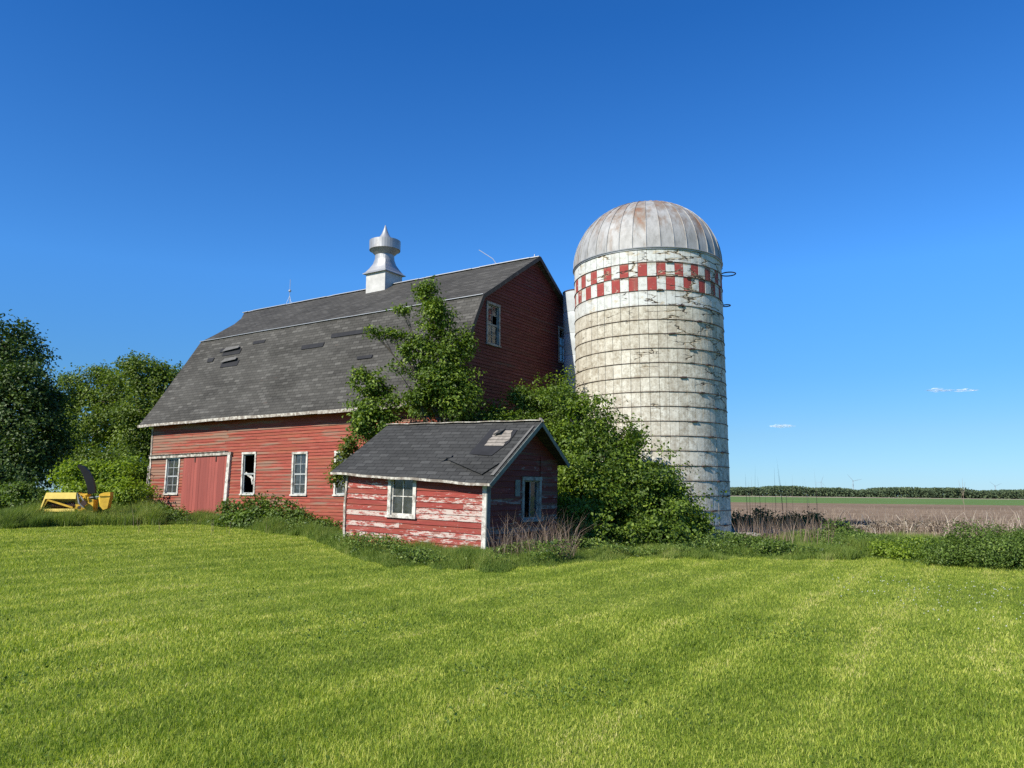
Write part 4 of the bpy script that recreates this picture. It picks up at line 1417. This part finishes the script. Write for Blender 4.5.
n = 330000
a = rng.uniform(R(-40), R(41), n)
er = np.interp(a, eang, erad) + .3 * np.sin(a * 47) + .25 * np.sin(a * 90) + .15 * np.sin(a * 211) - .25 * rng.random(n)
back = np.where(a > R(12), 9.5, np.where(a > R(-12.3), 5.0, 6.0))
q = rng.random(n) ** 1.25
r = er + q * back
x, y = r * np.sin(a), r * np.cos(a)
keep = ~blocked(x, y)
x, y, r, q, a = x[keep], y[keep], r[keep], q[keep], a[keep]
hb = .10 + .34 * np.clip(q * 6, 0, 1) * (.75 + .25 * np.sin(x * 2.9 + y)) + .24 * np.clip(np.sin(x * 1.7) * np.sin(y * 1.3 + 1) + .3 * np.sin(x * 5.3), 0, 1)
hb = hb * np.where((a > R(-14)) & (a < R(6)), .62, .85) * (.6 + .6 * rng.random(len(x)))
hb = np.where((a > R(3)) & (a < R(19)), hb * .62, hb)
hb = np.where(a > R(14), hb * .85, hb)
hb = np.where(a < R(-24), hb * 1.7, hb)
tg = blades('tall_grass', put(x, y), hb, .008 * (r / 15) ** .7, M['tall'], .28, np.array([.05, 0]), rn=np.clip(rng.normal(.5, .30, len(x)), 0, 1))
tag(tg, 'unmown long green grass along the lawn edge and around the buildings', 'grass', kind='stuff')

gp = np.array([G(random.uniform(15, 135), random.uniform(519.5, 526)) for _ in range(11000)])
o = blades('tall_grass', gp, .30 + .32 * rng.random(len(gp)), .013, M['tall'], .3)
tag(o, 'long grass hiding the lower part of the yellow machine', 'grass', kind='stuff')

# broad-leaved weeds among it
n = 110000
a = rng.uniform(R(-40), R(41), n); er = np.interp(a, eang, erad)
q = rng.random(n); r = er + .25 + q * np.where(a > R(12), 8, 4.5)
x, y = r * np.sin(a), r * np.cos(a)
cl = np.sin(x * 1.9 + 2) * np.sin(y * 1.7) + .4 * np.sin(x * 4.1) * np.sin(y * 3.7)
keep = (~blocked(x, y)) & (cl + rng.normal(0, .25, n) + np.where(a > R(10), .25, 0) > .12)
x, y = x[keep], y[keep]
P = put(x, y); P[:, 2] += rng.uniform(.05, .50, len(x)) * (.7 + .3 * np.sin(x * 1.3))
o = leaves('weed_foliage', P, np.tile([0, -.3, 1.], (len(x), 1)), .07, M['leaf_weed'])
tag(o, 'broad leaved weeds growing through the long grass', 'weeds', kind='stuff')

# reddish dry stems against the shed gable
def stalks(name, label, us, vs, n, h0, h1, w, mat, lean=.2, cat='dry stems', bent=.0):
    x0 = []; 
    for _ in range(n):
        g = G(random.uniform(*us), random.uniform(*vs)); x0.append(g)
    P = np.array(x0); ok = ~blocked(P[:, 0], P[:, 1]); P = P[ok]
    h = rng.uniform(h0, h1, len(P))
    o = blades(name, P, h, w, mat, lean)
    tag(o, label, cat, kind='stuff'); return o


stalks('dry_stems', 'thicket of brown dry weed stems before the shed gable window', (492, 575), (549, 562), 1200, .25, 1.35, .008, M['dry'], .45)
stalks('dry_stems', 'sparse brown dead stems between the silo and the field', (735, 835), (533, 552), 520, .5, 1.15, .012, M['dry'], .2)
stalks('dry_stems', 'few dry stems before the barn wall', (120, 345), (524, 536), 70, .4, .8, .008, M['dry'], .2)
stalks('corn_stalks', 'bleached leaning broken corn stalks behind the weeds', (835, 1060), (523, 540), 130, .4, 1.3, .026, M['pale_dry'], .62, 'corn stalks')
stalks('corn_stalks', 'short pale stubble scattered over the near field', (735, 1080), (509, 538), 5200, .12, .6, .016, M['straw'], .35, 'stubble')
stalks('reed_stems', 'tall thin dead stems standing above the shaded hedge', (738, 820), (522, 534), 26, 1.8, 3.2, .016, M['bark'], .04, 'dead stems')
# flattened pale litter
P = np.array([G(random.uniform(845, 975), random.uniform(526, 533)) for _ in range(2600)])
P[:, 2] += rng.random(len(P)) * .3
o = leaves('stalk_litter', P, np.tile([0, -.2, 1.], (len(P), 1)), .55, M['straw'], asp=.06)
tag(o, 'flattened grey heap of dry stalk litter at the field edge', 'litter', kind='stuff')

# white clover at the right of the lawn
fm = plain('clover_white', (.42, .44, .34), .8, var=.05)
n = 140
x, y, r = fan(n * 3, 9, 17, R(22), R(36), 1.0)
k = rng.random(len(x)) < np.exp(-((x - 8.3) ** 2 + (y - 13) ** 2) / 9)
x, y = x[k], y[k]
P = put(x, y); P[:, 2] += .07
V, F = [], []
for i, p in enumerate(P):
    s = random.uniform(.008, .014); b = len(V)
    for d in ((s, 0, 0), (-s, 0, 0), (0, s, 0), (0, -s, 0), (0, 0, s), (0, 0, -s)): V.append(p + np.array(d))
    for f in ((0, 2, 4), (2, 1, 4), (1, 3, 4), (3, 0, 4), (2, 0, 5), (1, 2, 5), (3, 1, 5), (0, 3, 5)): F.append([b + q for q in f])
o = np_mesh('clover_flowers', np.array(V), np.array(F), np.zeros(len(F)), fm)
tag(o, 'tiny white clover flowers dotted in the lawn at the right', 'clover', kind='stuff')

# tall bare weed against the far wood
g = G(966, 531)
w = empty('dead_weed', tuple(g)); tag(w, 'single tall bare forked dead stem rising above the far tree line', 'dead plant')
b_ = MB(); b_.tube([(0, 0, 0), (.02, 0, .9), (0, 0, 1.7)], [.012, .010, .008], 6)
b_.build('stem', M['twig'], w)
for dx, dz, b0 in ((-.16, .75, 1.65), (.14, .65, 1.68), (.02, .8, 1.7), (-.1, .4, 1.3)):
    b_ = MB(); b_.tube([(0, 0, b0), (dx * .6, 0, b0 + dz * .4), (dx, 0, b0 + dz)], [.008, .006, .003], 5); b_.build('branch', M['twig'], w)

# ------------------------------------------------------------------ far wood
n = 110000
X = rng.uniform(-350, 1250, n)
base_y = 900 + 60 * np.sin(X / 130) + rng.uniform(0, 60, n)
hgt = 6.6 - X * .0022 + 3.4 * np.abs(np.sin(X / 43)) + 2.2 * np.abs(np.sin(X / 17.3 + 1)) + 1.5 * np.abs(np.sin(X / 7.1))
zz = np.where(rng.random(n) < .5, np.sqrt(rng.random(n)), rng.random(n)) * hgt
P = np.stack([X, base_y, gz(X, base_y) + zz], 1)
o = leaves('far_wood', P, np.tile([0, -.7, .6], (n, 1)), 2.3, M['leaf_far'], asp=.8)
tag(o, 'distant dark green belt of trees along the horizon', 'wood', kind='stuff')

# ------------------------------------------------------------------ wind turbines
tm = plain('turbine_haze_grey', (.30, .36, .42), .6, var=.05)  # grey-blue leaning to the sky: distance haze put into the colour


def turbine(label, u, hub_v, D, ang, blade):
    hp = at(u, hub_v, D); gzv = -.011 * hp[0]
    H = hp[2] - gzv
    o = empty('wind_turbine', (hp[0], D, gzv)); tag(o, label, 'wind turbine', 'wind turbines on the horizon')
    b = MB(); b.tube([(0, 0, 0), (0, 0, H * .5), (0, 0, H)], [2.6, 2.1, 1.5], 12); b.build('tower', tm, o)
    b = MB(); b.box((-2, -6, H - 2), (2, 5, H + 2)); b.build('nacelle', tm, o)
    for k in range(3):
        a = ang + k * 2 * PI / 3
        d = Vector((math.cos(a), 0, math.sin(a))); s = Vector((-d.z, 0, d.x))
        c = Vector((0, -7, H))
        p = [c + d * 2, c + d * blade * .25, c + d * blade]
        w = [1.2, 2.6, .5]
        vs = []
        for q, ww_ in zip(p, w): vs += [q - s * ww_ * .5, q + s * ww_ * .5 + Vector((0, .5, 0)), q + s * ww_ * .5 + Vector((0, -.4, 0))]
        b = MB(); b.add(vs, [(0, 1, 4, 3), (1, 2, 5, 4), (2, 0, 3, 5), (3, 4, 7, 6), (4, 5, 8, 7), (5, 3, 6, 8), (0, 2, 1), (6, 7, 8)]); b.build('blade', tm, o)


turbine('faint wind turbine above the tree line left of the others with one blade raised', 853, 481, 4600, 2.3, 52)
turbine('tiny faint wind turbine nearest the silo on the horizon', 821, 482, 6000, 1.2, 52)
turbine('faint wind turbine on the horizon at far right beyond the tall dead stem', 995, 486, 5600, .4, 52)

# ------------------------------------------------------------------ clouds
def cloud(label, u, v, D, lobes):
    t = NT('cloud_vapour', 1, 0)
    o = at(u, v, D)
    b = MB()
    rr = random.Random(int(u))
    for lx, lz, rx, rz in lobes:
        n1, n2 = 18, 10; vs = []; fs = []
        p1, p2 = rr.uniform(0, 6), rr.uniform(0, 6)
        for j in range(n2 + 1):
            t_ = PI * j / n2
            for i in range(n1):
                a = 2 * PI * i / n1
                k = 1 + .18 * math.sin(3 * a + p1) + .15 * math.sin(5 * t_ + p2 + a)
                vs.append((lx + rx * k * math.sin(t_) * math.cos(a), rx * .6 * k * math.sin(t_) * math.sin(a), lz + rz * k * math.cos(t_)))
        for j in range(n2):
            for i in range(n1):
                i2 = (i + 1) % n1; fs.append((j * n1 + i, (j + 1) * n1 + i, (j + 1) * n1 + i2, j * n1 + i2))
        b.add(vs, fs)
    ob = b.build('cloud', M['cloud'], None, True); ob.location = tuple(o)
    tag(ob, label, 'cloud')


t = NT('cloud_vapour', 1, 0)
t.color((.95, .95, .97))
lw = t.n('ShaderNodeLayerWeight'); lw.inputs[0].default_value = .35
nz = t.noise(t.coord((1, 1, 2.5)), .018, 5, .65)
fc = t.math('MULTIPLY', t.math('SUBTRACT', 1.0, lw.outputs['Facing'], True), t.ramp(nz, [(.42, 0.), (.70, .6)]))
tr = t.n('ShaderNodeBsdfTransparent'); ms = t.n('ShaderNodeMixShader')
t.l(fc, ms.inputs[0]); t.l(tr.outputs[0], ms.inputs[1]); t.l(t.b.outputs[0], ms.inputs[2]); t.l(ms.outputs[0], t.out.inputs['Surface'])
M['cloud'] = t.m
cloud('thin white cloud wisp high above the horizon at right', 950, 390, 9000, [(-160, 0, 90, 24), (-60, -4, 110, 12), (70, -6, 130, 10), (190, -2, 100, 15), (270, 0, 60, 8), (-240, -4, 60, 7)])
cloud('small faint cloud smudge midway up the sky right of the silo', 782, 426, 9000, [(0, 0, 110, 20), (60, -4, 90, 12), (-60, -3, 80, 12)])

# ------------------------------------------------------------------ yellow forage blower
ym = plain('faded_yellow_paint', (.72, .44, .05), .6, var=.28, scale=4)
ym2 = plain('pale_yellow_paint', (.84, .62, .14), .55, var=.15, scale=4)
bm_ = plain('black_spout_paint', (.012, .011, .012), .5)
mp_ = at(79, 512, 29.6)
mz = float(gz(mp_[0], mp_[1]))
mach = empty('forage_machine', (mp_[0], mp_[1], mz), (0, 0, R(14)))
tag(mach, 'faded yellow farm machine with a curved black discharge spout in the long grass', 'farm machine')
mach.scale = (.90, .90, .90)
mz_off = (at(79, 493, 29.6)[2] - mz) / .90   # height of its upper edge above ground
T = mz_off + .02
b_ = MB()  # header hood: open-fronted box with slanted side and thick top lip
X0, X1 = -1.22, -.02
for (xa, xb, ya, yb_, za, zb_) in ((X0 + .10, X1, -.50, -.46, T - .26, T),):
    b_.hexa([(xa - .04, ya - .05, za), (xb, ya - .05, za), (xb, yb_ - .05, za), (xa - .04, yb_ - .05, za), (xa, ya, zb_), (xb, ya, zb_), (xb, yb_, zb_), (xa, yb_, zb_)])
b_.box((X0 + .10, -.458, T - .04), (X1, .35, T))
b_.hexa([(X0 - .10, -.62, T - .72), (X0 - .04, -.62, T - .72), (X0 - .04, .35, T - .72), (X0 - .10, .35, T - .72), (X0 + .07, -.50, T - .01), (X0 + .115, -.50, T - .01), (X0 + .115, .35, T - .01), (X0 + .07, .35, T - .01)])
b_.add([(X0 + .05, -.10, T - .27), (X1, -.10, T - .27), (X1, .10, T - .75), (X0 + .0, .10, T - .75)], [(0, 1, 2, 3)])
b_.hexa([(X0 + .02, -.58, T - .78), (X1, -.58, T - .78), (X1, .3, T - .78), (X0 + .02, .3, T - .78), (X0 + .02, -.56, T - .66), (X1, -.56, T - .66), (X1, .3, T - .70), (X0 + .02, .3, T - .70)])
b_.build('header_hood', ym2, mach)
b_ = MB()
b_.bar((X0 + .15, -.52, T - .30), (X1 - .1, -.50, T - .62), .05, .07); b_.bar((X0 + .15, -.50, T - .30), (X0 - .02, -.56, T - .70), .05, .05)
b_.build('header_brace', ym, mach)
b_ = MB()
for k in range(9):
    x = -.02 + .055 * k; b_.bar((x, -.45 + .03 * math.sin(k * 2), T - .1 - .05 * (k % 3)), (x + .07, -.3, T - .55 - .04 * (k % 2)), .05, .07)
b_.box((-.06, -.4, T - .80), (.62, .35, T - .28)); b_.box((.02, -.36, T - .28), (.36, .25, T - .04))
b_.build('gearbox', ym, mach)
b_ = MB(); b_.tube([(X0 + .08, -.30, T - .52), (X1, -.30, T - .52)], .10, 12)
for k in range(16):
    x = X0 + .12 + k * .065; b_.tube([(x, -.30 + .15 * math.cos(q), T - .52 + .15 * math.sin(q)) if True else None for q in [k * .4 + j * .5 for j in range(8)]], .012, 4)
b_.build('auger', M['steel'], mach)
b_ = MB()
for k in range(3): b_.tube([(.20 + .05 * k, -.42, T - .02), (.34 + .04 * k, -.56, T + .10 - .03 * k), (.56, -.52, T - .06), (.70 + .03 * k, -.45, T - .30)], .010, 5)
b_.build('hydraulic_hose', M['tar'], mach)
b_ = MB(); b_.tube([(.30, -.49, T - .44), (.30, -.56, T - .44)], .11, 14); b_.tube([(.14, -.49, T - .62), (.14, -.55, T - .62)], .07, 12)
b_.build('pulley', M['steel'], mach)
b_ = MB(); b_.tube([(.0, -.45, T - .02), (.12, -.52, T - .45), (.30, -.5, T - .62)], .035, 8); b_.tube([(.1, -.45, T - .1), (.32, -.5, T - .4)], .03, 8); b_.tube([(.42, -.40, T - .22), (.86, -.42, T - .17)], .028, 8)
b_.build('drive_shaft', M['shaded_trim'], mach)
b_ = MB(); vs = []
b_.add([(.80, -.42, T - .18), (.86, -.46, T - .06), (1.02, -.46, T), (1.25, -.46, T + .02), (1.26, -.46, T - .12), (1.18, -.44, T - .66), (1.02, -.44, T - .72), (.88, -.43, T - .55),
        (.80, .1, T - .18), (.86, .1, T - .06), (1.02, .1, T), (1.25, .1, T + .02), (1.26, .1, T - .12), (1.18, .1, T - .66), (1.02, .1, T - .72), (.88, .1, T - .55)],
       [tuple(range(8)), tuple(range(15, 7, -1))] + [(i, 8 + i, 8 + (i + 1) % 8, (i + 1) % 8) for i in range(8)])
b_.bar((.84, -.48, T - .14), (1.27, -.48, T - .13), .02, .03)
b_.build('side_shield', ym, mach)
b_ = MB()  # spout: rectangular section that curves up and over to the left
cv = [(.48, T - .05, .34), (.44, T + .22, .36), (.33, T + .55, .36), (.18, T + .85, .32), (.02, T + 1.05, .22), (-.12, T + 1.14, .10)]
vs, fs = [], []
for i, (x, z_, w_) in enumerate(cv):
    p0 = cv[max(i - 1, 0)]; p1 = cv[min(i + 1, len(cv) - 1)]
    d = Vector((p1[0] - p0[0], 0, p1[1] - p0[1])).normalized(); s = Vector((d.z, 0, -d.x))
    c = Vector((x, -.1, z_))
    for sx, sy in ((-1, -1), (1, -1), (1, 1), (-1, 1)): vs.append(c + s * sx * w_ * .40 + Vector((0, sy * .13, 0)))
for i in range(len(cv) - 1):
    for k in range(4): fs.append((i * 4 + k, i * 4 + (k + 1) % 4, i * 4 + 4 + (k + 1) % 4, i * 4 + 4 + k))
fs.append((3, 2, 1, 0)); e = (len(cv) - 1) * 4; fs.append((e, e + 1, e + 2, e + 3))
b_.add(vs, fs); b_.build('spout', bm_, mach)
b_ = MB(); b_.box((-.6, .0, -.05), (.55, .3, T - .78)); b_.build('chassis', M['dark_trim'], mach)
for x, y_ in ((-.55, .75), (.55, .75)):
    for q in range(1):
        b_ = MB(); pts = [(x, y_ + .30 * math.cos(t * PI / 10), .30 + .30 * math.sin(t * PI / 10)) for t in range(21)]
        b_.tube(pts, .09, 8, False); b_.build('wheel', M['tar'], mach)

# ------------------------------------------------------------------ light
SUN_AZ, SUN_EL = 225.0, 38.0
sd = Vector((math.sin(R(SUN_AZ)) * math.cos(R(SUN_EL)), math.cos(R(SUN_AZ)) * math.cos(R(SUN_EL)), math.sin(R(SUN_EL))))
ld_ = bpy.data.lights.new('sun', 'SUN'); ld_.energy = 4.9; ld_.angle = R(.53); ld_.color = (1, .94, .82)
lo2 = bpy.data.objects.new('sun', ld_); col.objects.link(lo2)
lo2.rotation_euler = sd.to_track_quat('Z', 'Y').to_euler(); lo2.location = (-20, -20, 40)
world = bpy.data.worlds.new('World'); scene.world = world; world.use_nodes = True
wt = world.node_tree; bg = wt.nodes['Background']
sky = wt.nodes.new('ShaderNodeTexSky'); sky.sky_type = 'NISHITA'; sky.sun_disc = False
sky.sun_elevation = R(SUN_EL); sky.sun_rotation = R(SUN_AZ)
sky.altitude = 300; sky.air_density = 1.0; sky.dust_density = 0; sky.ozone_density = 10.0
# clear deep blue air: tint by height above the horizon
tcw = wt.nodes.new('ShaderNodeTexCoord'); sxyz = wt.nodes.new('ShaderNodeSeparateXYZ')
wt.links.new(tcw.outputs['Generated'], sxyz.inputs[0])
rw = wt.nodes.new('ShaderNodeValToRGB'); wt.links.new(sxyz.outputs[2], rw.inputs['Fac'])
TINT = [(0, (.52, .71, .90)), (.07, (.64, .77, .83)), (.14, (.60, .88, .97)), (.265, (.66, 1.15, 1.38)), (.545, (.30, .89, 1.30))]
el = rw.color_ramp.elements
el[0].position = 0; el[1].position = .545
for p_, c_ in TINT[1:-1]: el.new(p_)
for i_, (p_, c_) in enumerate(TINT): el[i_].color = (*[v / 1.4 for v in c_], 1)
mw = wt.nodes.new('ShaderNodeMix'); mw.data_type = 'RGBA'; mw.blend_type = 'MULTIPLY'; mw.inputs[0].default_value = 1
wt.links.new(sky.outputs[0], mw.inputs[6]); wt.links.new(rw.outputs[0], mw.inputs[7])
wt.links.new(mw.outputs[2], bg.inputs['Color'])
bg.inputs['Strength'].default_value = .14

scene.view_settings.view_transform = 'Standard'
scene.view_settings.look = 'None'
scene.view_settings.exposure = .43
scene.view_settings.gamma = 1
scene.render.engine = 'CYCLES'
scene.cycles.max_bounces = 6
scene.cycles.diffuse_bounces = 3
scene.cycles.transparent_max_bounces = 8
scene.cycles.use_denoising = False
scene.cycles.use_adaptive_sampling = False
